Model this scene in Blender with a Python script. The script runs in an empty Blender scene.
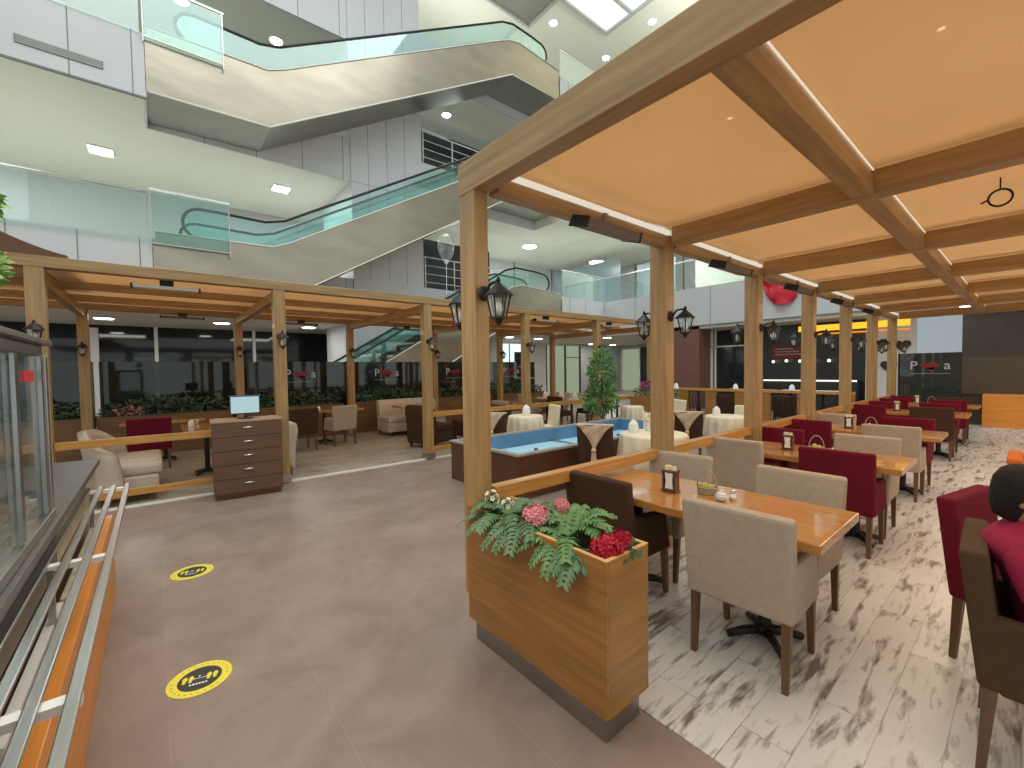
import bpy, bmesh, math, random
from mathutils import Vector, Matrix
random.seed(7)
R=math.radians; PI=math.pi
C=bpy.context.scene.collection
# ---------------------------------------------------------------- materials
def mat(name,col,rough=.6,metal=0,noise=0,nscale=8,stretch=(1,1,1),emit=None,estr=0,bump=0,spec=.5,trans=0,col2=None,detail=4,coat=0):
    m=bpy.data.materials.new(name); m.use_nodes=True; nt=m.node_tree; b=nt.nodes['Principled BSDF']
    b.inputs['Base Color'].default_value=(*col,1); b.inputs['Roughness'].default_value=rough; b.inputs['Metallic'].default_value=metal
    b.inputs['Specular IOR Level'].default_value=spec; b.inputs['Coat Weight'].default_value=coat
    if trans: b.inputs['Transmission Weight'].default_value=trans
    if emit: b.inputs['Emission Color'].default_value=(*emit,1); b.inputs['Emission Strength'].default_value=estr
    if noise or col2:
        tc=nt.nodes.new('ShaderNodeTexCoord'); mp=nt.nodes.new('ShaderNodeMapping'); mp.inputs['Scale'].default_value=stretch
        n=nt.nodes.new('ShaderNodeTexNoise'); n.inputs['Scale'].default_value=nscale; n.inputs['Detail'].default_value=detail
        nt.links.new(tc.outputs['Object'],mp.inputs[0]); nt.links.new(mp.outputs[0],n.inputs['Vector'])
        r=nt.nodes.new('ShaderNodeValToRGB'); r.color_ramp.elements[0].position=.32; r.color_ramp.elements[1].position=.68
        c2=col2 or tuple(max(0,c*(1-noise)) for c in col); c1=col if col2 else tuple(min(1,c*(1+noise)) for c in col)
        r.color_ramp.elements[0].color=(*c2,1); r.color_ramp.elements[1].color=(*c1,1)
        nt.links.new(n.outputs['Fac'],r.inputs[0]); nt.links.new(r.outputs[0],b.inputs['Base Color'])
        if bump:
            bp=nt.nodes.new('ShaderNodeBump'); bp.inputs['Strength'].default_value=bump; bp.inputs['Distance'].default_value=.01
            nt.links.new(n.outputs['Fac'],bp.inputs['Height']); nt.links.new(bp.outputs[0],b.inputs['Normal'])
    return m
def glass(name,tint,refl=.12,rough=.03,opaque=0,dark=(.02,.02,.02)):
    m=bpy.data.materials.new(name); m.use_nodes=True; nt=m.node_tree; nt.nodes.clear()
    o=nt.nodes.new('ShaderNodeOutputMaterial'); t=nt.nodes.new('ShaderNodeBsdfTransparent'); t.inputs[0].default_value=(*tint,1)
    g=nt.nodes.new('ShaderNodeBsdfGlossy'); g.inputs['Roughness'].default_value=rough; g.inputs[0].default_value=(.9,.95,.95,1)
    fr=nt.nodes.new('ShaderNodeLayerWeight'); fr.inputs['Blend'].default_value=.25
    ma=nt.nodes.new('ShaderNodeMath'); ma.operation='MULTIPLY_ADD'; ma.inputs[1].default_value=.5; ma.inputs[2].default_value=refl*.5
    mx=nt.nodes.new('ShaderNodeMixShader'); nt.links.new(fr.outputs['Facing'],ma.inputs[0]); nt.links.new(ma.outputs[0],mx.inputs[0])
    src=t
    if opaque:
        d=nt.nodes.new('ShaderNodeBsdfDiffuse'); d.inputs[0].default_value=(*dark,1); m2=nt.nodes.new('ShaderNodeMixShader'); m2.inputs[0].default_value=opaque
        nt.links.new(t.outputs[0],m2.inputs[1]); nt.links.new(d.outputs[0],m2.inputs[2]); src=m2
    nt.links.new(src.outputs[0],mx.inputs[1]); nt.links.new(g.outputs[0],mx.inputs[2]); nt.links.new(mx.outputs[0],o.inputs[0])
    return m
def emis(name,col,s):
    return mat(name,tuple(min(1,c)*.12 for c in col),.4,emit=col,estr=s)
M={}
def grain(name,col,ax,noise=.22,rough=.45,coat=.1):
    st=[14,14,14]; st[ax]=.8; return mat(name,col,rough,noise=noise,nscale=2.2,stretch=tuple(st),detail=6,bump=.05,coat=coat)
OAK=(.40,.245,.10)
M['oak_x']=grain('oak grain along x',OAK,0); M['oak_y']=grain('oak grain along y',OAK,1); M['oak_z']=grain('oak grain upright',OAK,2)
M['rail']=grain('varnished rail wood',(.56,.27,.07),1,rough=.3,coat=.4)
M['table']=grain('varnished table wood',(.50,.225,.055),0,rough=.22,coat=.5,noise=.18)
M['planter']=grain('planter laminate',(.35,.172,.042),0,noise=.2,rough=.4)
M['plantery']=grain('planter laminate y',(.35,.172,.042),1,noise=.2,rough=.4)
M['planteredge']=mat('planter edge',(.7,.42,.16),.5)
M['walnut']=grain('walnut veneer',(.10,.038,.018),1,noise=.3,rough=.35)
M['walnutx']=grain('walnut veneer x',(.10,.038,.018),0,noise=.3,rough=.35)
M['chest']=grain('chest brown veneer',(.135,.068,.040),1,noise=.12,rough=.45)
M['chesttop']=grain('chest light top',(.42,.24,.14),1,noise=.1,rough=.4)
M['orangewood']=grain('orange counter laminate',(.75,.27,.04),0,noise=.12,rough=.4)
M['brownlam']=grain('brown wood laminate',(.24,.11,.045),0,noise=.2,rough=.45)
def fabric(n,c,no=.05): return mat(n,c,.92,noise=no,nscale=30,bump=.15,spec=.2)
M['beige']=fabric('beige upholstery',(.46,.38,.295)); M['brown']=fabric('dark brown upholstery',(.070,.036,.022)); M['red']=fabric('wine red upholstery',(.15,.008,.022))
M['khaki']=fabric('khaki brown upholstery',(.088,.052,.028)); M['satin']=mat('beige satin upholstery',(.55,.46,.37),.42,noise=.1,nscale=5); M['orangef']=fabric('orange upholstery',(.6,.16,.03))
M['cream']=mat('cream tablecloth',(.80,.70,.52),.75,noise=.06,nscale=10); M['sash']=mat('beige satin sash',(.60,.44,.29),.5,noise=.2,nscale=12)
M['legwood']=grain('chair leg wood',(.15,.075,.035),2,noise=.15)
M['blackm']=mat('black painted metal',(.022,.02,.022),.45,metal=.3); M['dark']=mat('dark plastic',(.03,.03,.032),.5)
M['heater']=mat('heater brown housing',(.17,.125,.10),.45,metal=.3)
M['steel']=mat('brushed steel',(.46,.45,.44),.28,metal=1,noise=.08,nscale=3,stretch=(1,40,40))
M['chrome']=mat('bright steel',(.85,.85,.86),.12,metal=1)
M['plinth']=mat('steel plinth',(.36,.36,.36),.35,metal=1,noise=.1,nscale=4)
M['clad']=mat('escalator steel cladding',(.39,.345,.275),.32,metal=1,noise=.10,nscale=.8,stretch=(1,1,3),bump=.6)
M['soffit']=mat('escalator soffit grey',(.33,.335,.30),.35,metal=.6,noise=.06,nscale=2)
M['white']=mat('white paint',(.78,.78,.76),.6); M['panel']=mat('white wall panel',(.60,.61,.63),.35,noise=.03,nscale=1)
M['ceil']=mat('ceiling cream',(.76,.76,.68),.7); M['groove']=mat('dark joint',(.22,.23,.24),.6); M['edge']=mat('bright white trim',(.85,.84,.76),.4,emit=(1,.97,.85),estr=.0)
M['greywall']=mat('grey wall',(.45,.46,.46),.6); M['shop']=mat('dark shop interior',(.035,.04,.042),.25,noise=.4,nscale=.6)
M['shopglass']=mat('dark shop window',(.018,.022,.024),.06,noise=.5,nscale=.5)
M['glass']=glass('balustrade glass',(.92,.97,.96),.10); M['smoke']=glass('smoked glass screen',(.40,.41,.39),.10,opaque=.5,dark=(.022,.023,.020))
M['teal']=glass('teal escalator glass',(.80,.94,.92),.12); M['clear']=glass('clear glass',(.95,.97,.97),.1)
M['rubber']=mat('black handrail rubber',(.015,.016,.018),.35)
M['lamp']=emis('white ceiling lamp',(1,.98,.95),14); M['lampb']=emis('cool ceiling panel',(.86,.88,1),14)
M['led']=emis('pale led strip',(1,.92,.76),.62); M['ledw']=emis('shelf light',(1,.93,.8),1.3)
M['yellow']=emis('yellow neon band',(1,.50,.02),1.1); M['orangelt']=emis('orange light band',(1,.3,.03),.7)
M['greenlt']=emis('pale green lit wall',(.50,.60,.40),.42); M['brightwin']=emis('bright window',(.8,.95,.95),1.0); M['litwall']=emis('pale lit wall',(.50,.58,.62),.55)  # the lit walls glow in place of light falling on them
M['screen']=emis('monitor screen',(.42,.60,.64),.8); M['skyl']=emis('skylight glazing',(.75,.82,.85),1.2)
M['leaf']=mat('leaf green',(.07,.18,.05),.5,col2=(.17,.32,.11),nscale=25); M['leaf2']=mat('grey green fern',(.16,.27,.13),.5,col2=(.08,.17,.07),nscale=20)
M['leafl']=mat('bright leaf green',(.24,.40,.10),.5,col2=(.08,.2,.04),nscale=25); M['leafd']=mat('dark leaf',(.03,.075,.03),.6,col2=(.07,.12,.05),nscale=20)
M['pink']=mat('pink petals',(.88,.40,.42),.6,col2=(.72,.18,.24),nscale=40); M['redp']=mat('red petals',(.62,.015,.045),.6,col2=(.35,.005,.02),nscale=40)
M['whitep']=mat('white petals',(.8,.76,.62),.6); M['purplep']=mat('purple petals',(.4,.04,.25),.6)
M['soil']=mat('soil',(.03,.02,.012),.9); M['paper']=mat('white paper',(.85,.84,.82),.7); M['creamcard']=mat('cream sachets',(.85,.78,.45),.7)
M['ceramic']=mat('white ceramic',(.8,.8,.8),.15,coat=.5); M['hold']=grain('napkin holder wood',(.12,.045,.025),2)
M['wicker']=mat('pale wicker',(.40,.34,.25),.7); M['lemon']=mat('yellow green pouch',(.55,.50,.12),.6)
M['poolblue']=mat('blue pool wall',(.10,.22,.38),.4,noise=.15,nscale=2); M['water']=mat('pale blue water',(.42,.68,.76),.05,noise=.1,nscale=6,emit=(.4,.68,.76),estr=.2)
M['stone']=mat('grey stone rim',(.33,.31,.29),.4,noise=.15,nscale=20); M['ctop']=mat('dark granite top',(.10,.095,.09),.35,noise=.25,nscale=60)
M['marble']=mat('beige stone tile',(.62,.55,.42),.4,col2=(.40,.33,.22),nscale=14)
M['redcloth']=mat('red flag cloth',(.74,.03,.06),.6,noise=.15,nscale=4); M['awn']=fabric('brown awning canvas',(.17,.095,.06))
M['yel']=mat('yellow floor sticker',(.85,.73,.06),.5); M['blk']=mat('black sticker print',(.04,.04,.04),.5); M['wht']=mat('white print',(.85,.85,.85),.5); M['redprint']=mat('red print',(.22,.012,.018),.5); M['letter']=mat('pale sign letter',(.50,.50,.48),.5)
M['skin']=mat('skin',(.42,.22,.14),.55,noise=.05,nscale=10); M['hair']=mat('black hair',(.009,.006,.005),.85,noise=.4,nscale=80,bump=.4); M['shirt']=mat('magenta shirt',(.30,.006,.055),.85,noise=.12,nscale=9,bump=.2)
M['jeans']=mat('dark trousers',(.03,.035,.06),.85)
M['column']=mat('brown column',(.20,.09,.07),.6,noise=.05,nscale=3); M['darkwall']=mat('dark brown wall',(.055,.036,.026),.6,noise=.15,nscale=2)
M['backplanter']=grain('shaded planter laminate',(.20,.105,.04),1); M['bracket']=mat('bright crossbar',(.80,.79,.77),.3); M['upglass']=mat('blue grey upper shop front',(.30,.38,.42),.15); M['wains']=mat('brown wainscot',(.085,.055,.035),.6,noise=.1,nscale=2); M['sticker']=mat('red sticker',(.6,.03,.03),.5); M['grey']=mat('grey frame',(.28,.27,.26),.35,metal=.8)  # backplanter: planter laminate with the back bays' shade put into its colour
# canopy fabric: slightly translucent
def canopy():
    m=mat('peach canopy fabric',(.95,.70,.46),.9,noise=.08,nscale=1.2,spec=.1); nt=m.node_tree; b=nt.nodes['Principled BSDF']
    t=nt.nodes.new('ShaderNodeBsdfTranslucent'); t.inputs[0].default_value=(.96,.71,.45,1); mx=nt.nodes.new('ShaderNodeMixShader'); mx.inputs[0].default_value=.5
    o=nt.nodes['Material Output']; nt.links.new(b.outputs[0],mx.inputs[1]); nt.links.new(t.outputs[0],mx.inputs[2]); nt.links.new(mx.outputs[0],o.inputs[0]); return m
M['canopy']=canopy()
# tile floor
def tilemat():
    m=bpy.data.materials.new('brown grey floor tile'); m.use_nodes=True; nt=m.node_tree; b=nt.nodes['Principled BSDF']; L=nt.links.new
    tc=nt.nodes.new('ShaderNodeTexCoord'); br=nt.nodes.new('ShaderNodeTexBrick'); br.offset=0
    br.inputs['Scale'].default_value=1; br.inputs['Brick Width'].default_value=.6; br.inputs['Row Height'].default_value=.6; br.inputs['Mortar Size'].default_value=.0025
    br.inputs['Color1'].default_value=(1,1,1,1); br.inputs['Color2'].default_value=(.97,.97,.97,1); br.inputs['Mortar'].default_value=(1.13,1.13,1.13,1)
    L(tc.outputs['Object'],br.inputs[0])
    n=nt.nodes.new('ShaderNodeTexNoise'); n.inputs['Scale'].default_value=2.2; n.inputs['Detail'].default_value=7; n.inputs['Roughness'].default_value=.62; n.inputs['Distortion'].default_value=.6; L(tc.outputs['Object'],n.inputs['Vector'])
    r=nt.nodes.new('ShaderNodeValToRGB'); e=r.color_ramp.elements; e[0].position=.30; e[0].color=(.235,.170,.142,1); e[1].position=.72; e[1].color=(.355,.270,.228,1); L(n.outputs['Fac'],r.inputs[0])
    mm=nt.nodes.new('ShaderNodeMixRGB'); mm.blend_type='MULTIPLY'; mm.inputs[0].default_value=1; L(r.outputs[0],mm.inputs[1]); L(br.outputs[0],mm.inputs[2]); L(mm.outputs[0],b.inputs['Base Color'])
    b.inputs['Roughness'].default_value=.38; b.inputs['Specular IOR Level'].default_value=.4
    bp=nt.nodes.new('ShaderNodeBump'); bp.inputs['Strength'].default_value=.12; bp.inputs['Distance'].default_value=.01; L(n.outputs['Fac'],bp.inputs['Height']); L(bp.outputs[0],b.inputs['Normal'])
    return m
def plankmat(name,light,dark,rough=.35):
    m=bpy.data.materials.new(name); m.use_nodes=True; nt=m.node_tree; b=nt.nodes['Principled BSDF']; L=nt.links.new
    tc=nt.nodes.new('ShaderNodeTexCoord'); sep=nt.nodes.new('ShaderNodeSeparateXYZ'); cb=nt.nodes.new('ShaderNodeCombineXYZ'); L(tc.outputs['Object'],sep[0] if False else sep.inputs[0]); L(sep.outputs[1],cb.inputs[0]); L(sep.outputs[0],cb.inputs[1])
    br=nt.nodes.new('ShaderNodeTexBrick'); br.inputs['Scale'].default_value=1; br.inputs['Brick Width'].default_value=1.2; br.inputs['Row Height'].default_value=.2; br.inputs['Mortar Size'].default_value=.0022; br.offset=.37
    br.inputs['Color1'].default_value=(1,1,1,1); br.inputs['Color2'].default_value=(.82,.82,.82,1); br.inputs['Mortar'].default_value=(.55,.52,.48,1); L(cb.outputs[0],br.inputs[0])
    mp=nt.nodes.new('ShaderNodeMapping'); mp.inputs['Scale'].default_value=(16,2.7,1); L(tc.outputs['Object'],mp.inputs[0])
    # offset noise per plank
    n=nt.nodes.new('ShaderNodeTexNoise'); n.inputs['Scale'].default_value=1.05; n.inputs['Detail'].default_value=8; n.inputs['Roughness'].default_value=.6; n.inputs['Distortion'].default_value=.25
    ad=nt.nodes.new('ShaderNodeVectorMath'); ad.operation='MULTIPLY_ADD'; sc=nt.nodes.new('ShaderNodeVectorMath'); 
    L(br.outputs[0],ad.inputs[0]); ad.inputs[1].default_value=(40,40,40); L(mp.outputs[0],ad.inputs[2]); L(ad.outputs[0],n.inputs['Vector'])
    r=nt.nodes.new('ShaderNodeValToRGB'); e=r.color_ramp.elements; e[0].position=.36; e[0].color=(*dark,1); e[1].position=.49; e[1].color=(*light,1)
    k=e.new(.42); k.color=(*[(a*.45+c*.55) for a,c in zip(light,dark)],1); k2=e.new(.60); k2.color=(*[a*.97 for a in light],1); k3=e.new(.70); k3.color=(*[a*.72 for a in light],1); L(n.outputs['Fac'],r.inputs[0])
    mm=nt.nodes.new('ShaderNodeMixRGB'); mm.blend_type='MULTIPLY'; mm.inputs[0].default_value=.8; L(r.outputs[0],mm.inputs[1]); L(br.outputs[0],mm.inputs[2]); L(mm.outputs[0],b.inputs['Base Color'])
    b.inputs['Roughness'].default_value=rough
    return m
M['tile']=tilemat(); M['plank']=plankmat('whitewashed plank floor',(.76,.745,.72),(.20,.155,.145)); M['plank2']=plankmat('greyish plank floor',(.50,.46,.39),(.22,.16,.12))
# ---------------------------------------------------------------- mesh builder
class MB:
    def __init__(s): s.v=[]; s.f=[]; s.sm=[]
    def add(s,vs,fs,smooth=False,mx=None):
        o=len(s.v); s.v+= [tuple(mx@Vector(v)) if mx else tuple(v) for v in vs]; s.f+=[tuple(i+o for i in f) for f in fs]; s.sm+=[smooth]*len(fs); return s
    def box(s,x0,x1,y0,y1,z0,z1,mx=None,tx=0,ty=0):
        # tx,ty shrink at the bottom
        vs=[(x0+tx,y0+ty,z0),(x1-tx,y0+ty,z0),(x1-tx,y1-ty,z0),(x0+tx,y1-ty,z0),(x0,y0,z1),(x1,y0,z1),(x1,y1,z1),(x0,y1,z1)]
        return s.add(vs,[(0,3,2,1),(4,5,6,7),(0,1,5,4),(1,2,6,5),(2,3,7,6),(3,0,4,7)],mx=mx)
    def hexa(s,p): return s.add(p,[(0,3,2,1),(4,5,6,7),(0,1,5,4),(1,2,6,5),(2,3,7,6),(3,0,4,7)])
    def bar(s,a,b,w,h=None):
        h=h or w; a=Vector(a); b=Vector(b); d=(b-a).normalized(); up=Vector((0,0,1)) if abs(d.z)<.95 else Vector((0,1,0))
        r=d.cross(up).normalized()*w/2; u=r.cross(d).normalized()*h/2
        vs=[a-r-u,a+r-u,a+r+u,a-r+u,b-r-u,b+r-u,b+r+u,b-r+u]
        return s.add(vs,[(0,3,2,1),(4,5,6,7),(0,1,5,4),(1,2,6,5),(2,3,7,6),(3,0,4,7)])
    def tube(s,pts,rad,n=8,closed=False,smooth=True):
        pts=[Vector(p) for p in pts]; N=len(pts); rs=rad if isinstance(rad,(list,tuple)) else [rad]*N; vs=[]; prev=None
        for i,p in enumerate(pts):
            if closed: d=pts[(i+1)%N]-pts[i-1]
            else: d=pts[min(i+1,N-1)]-pts[max(i-1,0)]
            d.normalize()
            if prev is None:
                up=Vector((0,0,1)) if abs(d.z)<.9 else Vector((1,0,0)); r=d.cross(up).normalized()
            else: r=(prev-d*prev.dot(d)).normalized()
            prev=r; u=d.cross(r)
            for k in range(n): a=2*PI*k/n; vs.append(p+(r*math.cos(a)+u*math.sin(a))*rs[i])
        fs=[]; M_=N if closed else N-1
        for i in range(M_):
            j=(i+1)%N
            for k in range(n): fs.append((i*n+k,i*n+(k+1)%n,j*n+(k+1)%n,j*n+k))
        if not closed: fs+= [tuple(range(n))[::-1],tuple((N-1)*n+k for k in range(n))]
        return s.add(vs,fs,smooth)
    def lathe(s,prof,c=(0,0,0),n=20,smooth=True,sx=1,sy=1):
        vs=[]; 
        for (r,z) in prof:
            for k in range(n): a=2*PI*k/n; vs.append((c[0]+r*math.cos(a)*sx,c[1]+r*math.sin(a)*sy,c[2]+z))
        fs=[]
        for i in range(len(prof)-1):
            for k in range(n): fs.append((i*n+k,i*n+(k+1)%n,(i+1)*n+(k+1)%n,(i+1)*n+k))
        fs+=[tuple(range(n))[::-1],tuple((len(prof)-1)*n+k for k in range(n))]
        return s.add(vs,fs,smooth)
    def cyl(s,c,r,h,n=20,r2=None): return s.lathe([(r,0),(r if r2 is None else r2,h)],c,n,False)
    def ball(s,c,r,n=12,sx=1,sy=1,sz=1):
        m=n//2; return s.lathe([(max(.0005,r*math.sin(PI*i/m)),-r*math.cos(PI*i/m)*sz) for i in range(m+1)],c,n,True,sx,sy)
    def prism(s,poly,axis,a0,a1,flip=False):
        n=len(poly)
        def P(u,v,a): return {'x':(a,u,v),'y':(u,a,v),'z':(u,v,a)}[axis]
        vs=[P(u,v,a0) for u,v in poly]+[P(u,v,a1) for u,v in poly]
        return s.add(vs,[tuple(range(n))[::-1],tuple(range(n,2*n))]+[(i,(i+1)%n,n+(i+1)%n,n+i) for i in range(n)])
    def grid(s,P,smooth=True,thick=0):
        nu=len(P); nv=len(P[0]); vs=[p for r in P for p in r]
        fs=[(i*nv+j,i*nv+j+1,(i+1)*nv+j+1,(i+1)*nv+j) for i in range(nu-1) for j in range(nv-1)]
        return s.add(vs,fs,smooth)
    def build(s,name,m,parent=None,bevel=0,solid=0,label=None,kind=None,sub=0):
        me=bpy.data.meshes.new(name); me.from_pydata(s.v,[],s.f); me.update()
        me.polygons.foreach_set('use_smooth',s.sm)
        bm=bmesh.new(); bm.from_mesh(me); bmesh.ops.recalc_face_normals(bm,faces=bm.faces) if not solid else None; bm.to_mesh(me); bm.free()
        me.materials.append(M[m] if isinstance(m,str) else m); o=bpy.data.objects.new(name,me); C.objects.link(o)
        if parent: o.parent=parent
        if solid: md=o.modifiers.new('s','SOLIDIFY'); md.thickness=solid; md.offset=0
        if sub: md=o.modifiers.new('ss','SUBSURF'); md.levels=sub; md.render_levels=sub
        if bevel: md=o.modifiers.new('b','BEVEL'); md.width=bevel; md.segments=2; md.limit_method='ANGLE'
        if label: o['label']=label
        if kind: o['kind']=kind
        return o
def thing(name,label,cat,loc=(0,0,0),rz=0,group=None):
    o=bpy.data.objects.new(name,None); C.objects.link(o); o.location=loc; o.rotation_euler=(0,0,rz); o.empty_display_size=.1
    o['label']=label; o['category']=cat
    if group: o['group']=group
    return o
def tag(o,label,cat,group=None,kind=None):
    o['label']=label; o['category']=cat
    if group: o['group']=group
    if kind: o['kind']=kind
    return o
def struct(name,mb,m,bevel=0,parent=None):
    o=mb.build(name,m,parent,bevel=bevel); 
    if not parent: o['kind']='structure'
    return o
def dup(root,loc,rz,label,group=None,parent=None):
    r=root.copy(); C.objects.link(r); r.location=loc; r.rotation_euler=(0,0,rz); r['label']=label
    if group: r['group']=group
    elif 'group' in r: del r['group']
    for ch in list(root.children):
        c=ch.copy(); C.objects.link(c); c.parent=r
        for g in ch.children: d=g.copy(); C.objects.link(d); d.parent=c
    return r
def textmesh(name,txt,size,m,parent,loc,rot,depth=.003,align='CENTER'):
    cu=bpy.data.curves.new(name,'FONT'); cu.body=txt; cu.size=size; cu.extrude=depth; cu.align_x=align; cu.align_y='CENTER'
    ob=bpy.data.objects.new('tmp',cu); C.objects.link(ob); bpy.context.view_layer.update()
    me=bpy.data.meshes.new_from_object(ob); bpy.data.objects.remove(ob); me.materials.clear(); me.materials.append(M[m])
    o=bpy.data.objects.new(name,me); C.objects.link(o); o.parent=parent; o.location=loc; o.rotation_euler=rot; return o
# ---------------------------------------------------------------- camera
cam=bpy.data.cameras.new('camera'); co=bpy.data.objects.new('camera',cam); C.objects.link(co)
cam.sensor_fit='HORIZONTAL'; cam.sensor_width=36; cam.lens=36*430.6/1024; cam.clip_start=.02
yaw,pitch,roll=R(50.382),R(-1.942),R(-.791)
f=Vector((-math.sin(yaw)*math.cos(pitch),math.cos(yaw)*math.cos(pitch),math.sin(pitch))); r=Vector((math.cos(yaw),math.sin(yaw),0)); u=r.cross(f)
rr=r*math.cos(roll)+u*math.sin(roll); uu=-r*math.sin(roll)+u*math.cos(roll)
co.matrix_world=Matrix(((rr.x,uu.x,-f.x,0),(rr.y,uu.y,-f.y,0),(rr.z,uu.z,-f.z,1.6),(0,0,0,1)))
bpy.context.scene.camera=co
# ================================================================ SETTING
L1,L2,L3=4.6,9.05,13.5
struct('floor',MB().box(-26,9,-9,30,-.3,0),'tile')
o=struct('floor',MB().box(-1.97,6,1.70,16.45,0,.006).box(-2.10,-1.97,1.70,16.45,0,.006),'plank')
struct('floor',MB().box(-11.95,-6.95,-4.2,13.0,0,.006),'plank2')
struct('trim_1',MB().box(-6.95,-6.88,-4.2,13.0,0,.022),'edge')
def slab(name,x0,x1,y0,y1,z0,z1): return struct(name,MB().box(x0,x1,y0,y1,z0,z1),'ceil')
for k,(zf,zb) in enumerate(((L1,3.2),(L2,7.7),(L3,12.15))):
    slab('ceiling',-26,-12.56,-9,.05,zb,zf-.01)
    slab('ceiling',-26,-14.1,.05,16,zb,zf-.01)
    slab('ceiling',-14.1,-12.56,13.05,16,zb,zf-.01)
    slab('ceiling',-26,9,15.96,30,zb,zf-.01)
    # white fascia cladding
    m=MB().box(-12.56,-12.5,-9,.05,zb-.02,zf).box(-12.56,-12.5,13.05,15.96,zb-.02,zf).box(-12.56,9,15.9,15.96,zb-.02,zf).box(-14.1,-14.05,.05,13.05,zb-.02,zf).box(-14.1,-12.56,0,.05,zb-.02,zf)
    struct('trim_%d'%(2+k),m,'panel')
    g=MB()
    for y in [-8.9+i*.97 for i in range(10)]: g.box(-12.502,-12.497,y-.010,y+.010,zb-.02,zf)
    for i in range(14): x=-12.5+i*1.62; g.box(x-.012,x+.012,15.897,15.902,zb-.02,zf)
    for y in (1.2,2.4,3.6,4.8): g.box(-14.052,-14.047,y-.01,y+.01,zb-.02,zf)
    for y in (13.6,14.6): g.box(-12.502,-12.497,y-.01,y+.01,zb-.02,zf)
    struct('trim_%d'%(12+k),g,'groove')
    e=MB().box(-12.57,-12.49,-9,.05,zb-.05,zb-.02).box(-12.57,9,15.89,15.97,zb-.05,zb-.02)
    struct('trim_%d'%(22+k),e,'groove')
slab('ceiling',-26,-12.4,-9,30,17.5,17.8); slab('ceiling',-12.4,9,13.6,30,17.5,17.8)
# core wall with panels
struct('wall_core',MB().box(-17,-14.0,5.03,7.55,0,17.5),'panel')
g=MB()
for y in (5.6,6.25,6.9): g.box(-14.003,-13.997,y-.008,y+.008,L1,17.5)
for z in (6.2,7.7,10.6,12.1,15): g.box(-14.003,-13.997,5.03,7.55,z-.006,z+.006)
struct('trim_15',g,'groove')
# back walls
struct('wall_left',MB().box(-19.3,-19,-9,30,L1,17.5),'panel'); struct('wall_far',MB().box(-19,9,22,22.3,L1,17.5),'panel')
g=MB()
for y in range(-8,22,3): g.box(-19.0,-18.95,y-.03,y+.03,L1,17)
for x in range(-18,8,3): g.box(x-.03,x+.03,21.95,22,L1,17)
struct('trim_16',g,'groove')
# upper-floor shop windows seen through the balustrades (teal glass fronts)
for k,zf in enumerate((L1,L2)):
    a=struct('window_%d'%(1+k),MB().box(-18.98,-18.92,-2.7,4.6,zf,zf+3.1).box(-18.98,-18.92,8,14,zf,zf+2.6),'greywall')
struct('window_4',MB().box(-18,-13.4,18.3,18.35,L1,7.2),'upglass'); struct('window_5',MB().box(-12.4,-10.4,18.3,18.35,L1,6.6),'upglass')
struct('wall_far',MB().box(-9.6,6,18.6,18.9,L1,7.7),'ceil')
# ground floor shops: left wall x=-19 and far wall y=22
struct('window_6',MB().box(-19.2,-19.05,-9,14.2,0,3.2),'shopglass')
g=MB()
for y in (.06,2.95,6.2,9.5): g.box(-19.05,-18.98,y-.05,y+.05,0,3.2)
g.box(-19.05,-18.9,-1.75,-1.35,.3,3.1)
struct('trim_17',g,'white')
struct('wall_left',MB().box(-19.3,-19.0,14.2,18.5,0,3.2),'ceil')
struct('window_7',MB().box(-19,-18.97,14.9,17.1,2.0,3.05),'brightwin')
g=MB().box(-18.97,-18.94,15.5,15.56,2.0,3.05).box(-18.97,-18.94,15.9,16.6,2.0,2.6); struct('trim_18',g,'dark')
struct('window_8',MB().box(-19.2,-19.1,18.5,21.6,0,3.05),'greenlt')
struct('wall_left',MB().box(-19.2,-19.1,21.6,26,0,3.2),'greywall'); struct('wall_left',MB().box(-19.2,-19.1,18.5,21.6,3.05,3.2),'ceil')
g=MB()
for y in (18.5,20.2,21.6): g.box(-19.08,-19,y-.05,y+.05,0,3.05)
g.box(-19.08,-19,20.2,21.6,2.3,2.35); struct('trim_19',g,'dark')
struct('wall_far',MB().box(-19.3,-2.4,26,26.3,0,3.2),'greywall')
struct('window_9',MB().box(-18.8,-17.4,25.9,25.95,0,2.9),'greenlt'); struct('window_10',MB().box(-17.3,-11,25.9,25.95,0,3.0),'shopglass')
g=MB()
for x in (-18.8,-17.35,-15.3,-13.5,-11): g.box(x-.05,x+.05,25.84,25.9,0,3.0)
struct('trim_20',g,'white')
# brown column and far shop with yellow band
struct('wall_column',MB().box(-9.6,-8.1,15.98,17.2,0,3.2),'column')
g=MB().box(-8.1,-8.02,16.9,17,0,3.0).box(-7.95,-7.9,16.9,17,0,3.0).box(-8.1,-6.5,16.9,17,2.35,2.4).box(-6.75,-6.4,16.85,17.05,0,3.15); struct('door_1',g,'white')
struct('window_11',MB().box(-8.1,-6.75,16.98,17.0,0,3.0),'shopglass')
struct('wall_shop',MB().box(-6.4,-3.3,17.5,17.6,0,3.2),'shop'); struct('wall_shop',MB().box(-3.3,-2.15,17.0,17.1,0,3.2),'white')
s_=thing('shop_sign_band','glowing yellow light band along the top of the far shop front','sign band',(-3.55,15.94,2.76))
MB().box(-1.25,1.4,-.02,.05,-.10,.08).build('light_band','yellow',s_); MB().box(-.9,1.4,.0,.05,-.22,-.17).build('under_strip','orangelt',s_)
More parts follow.
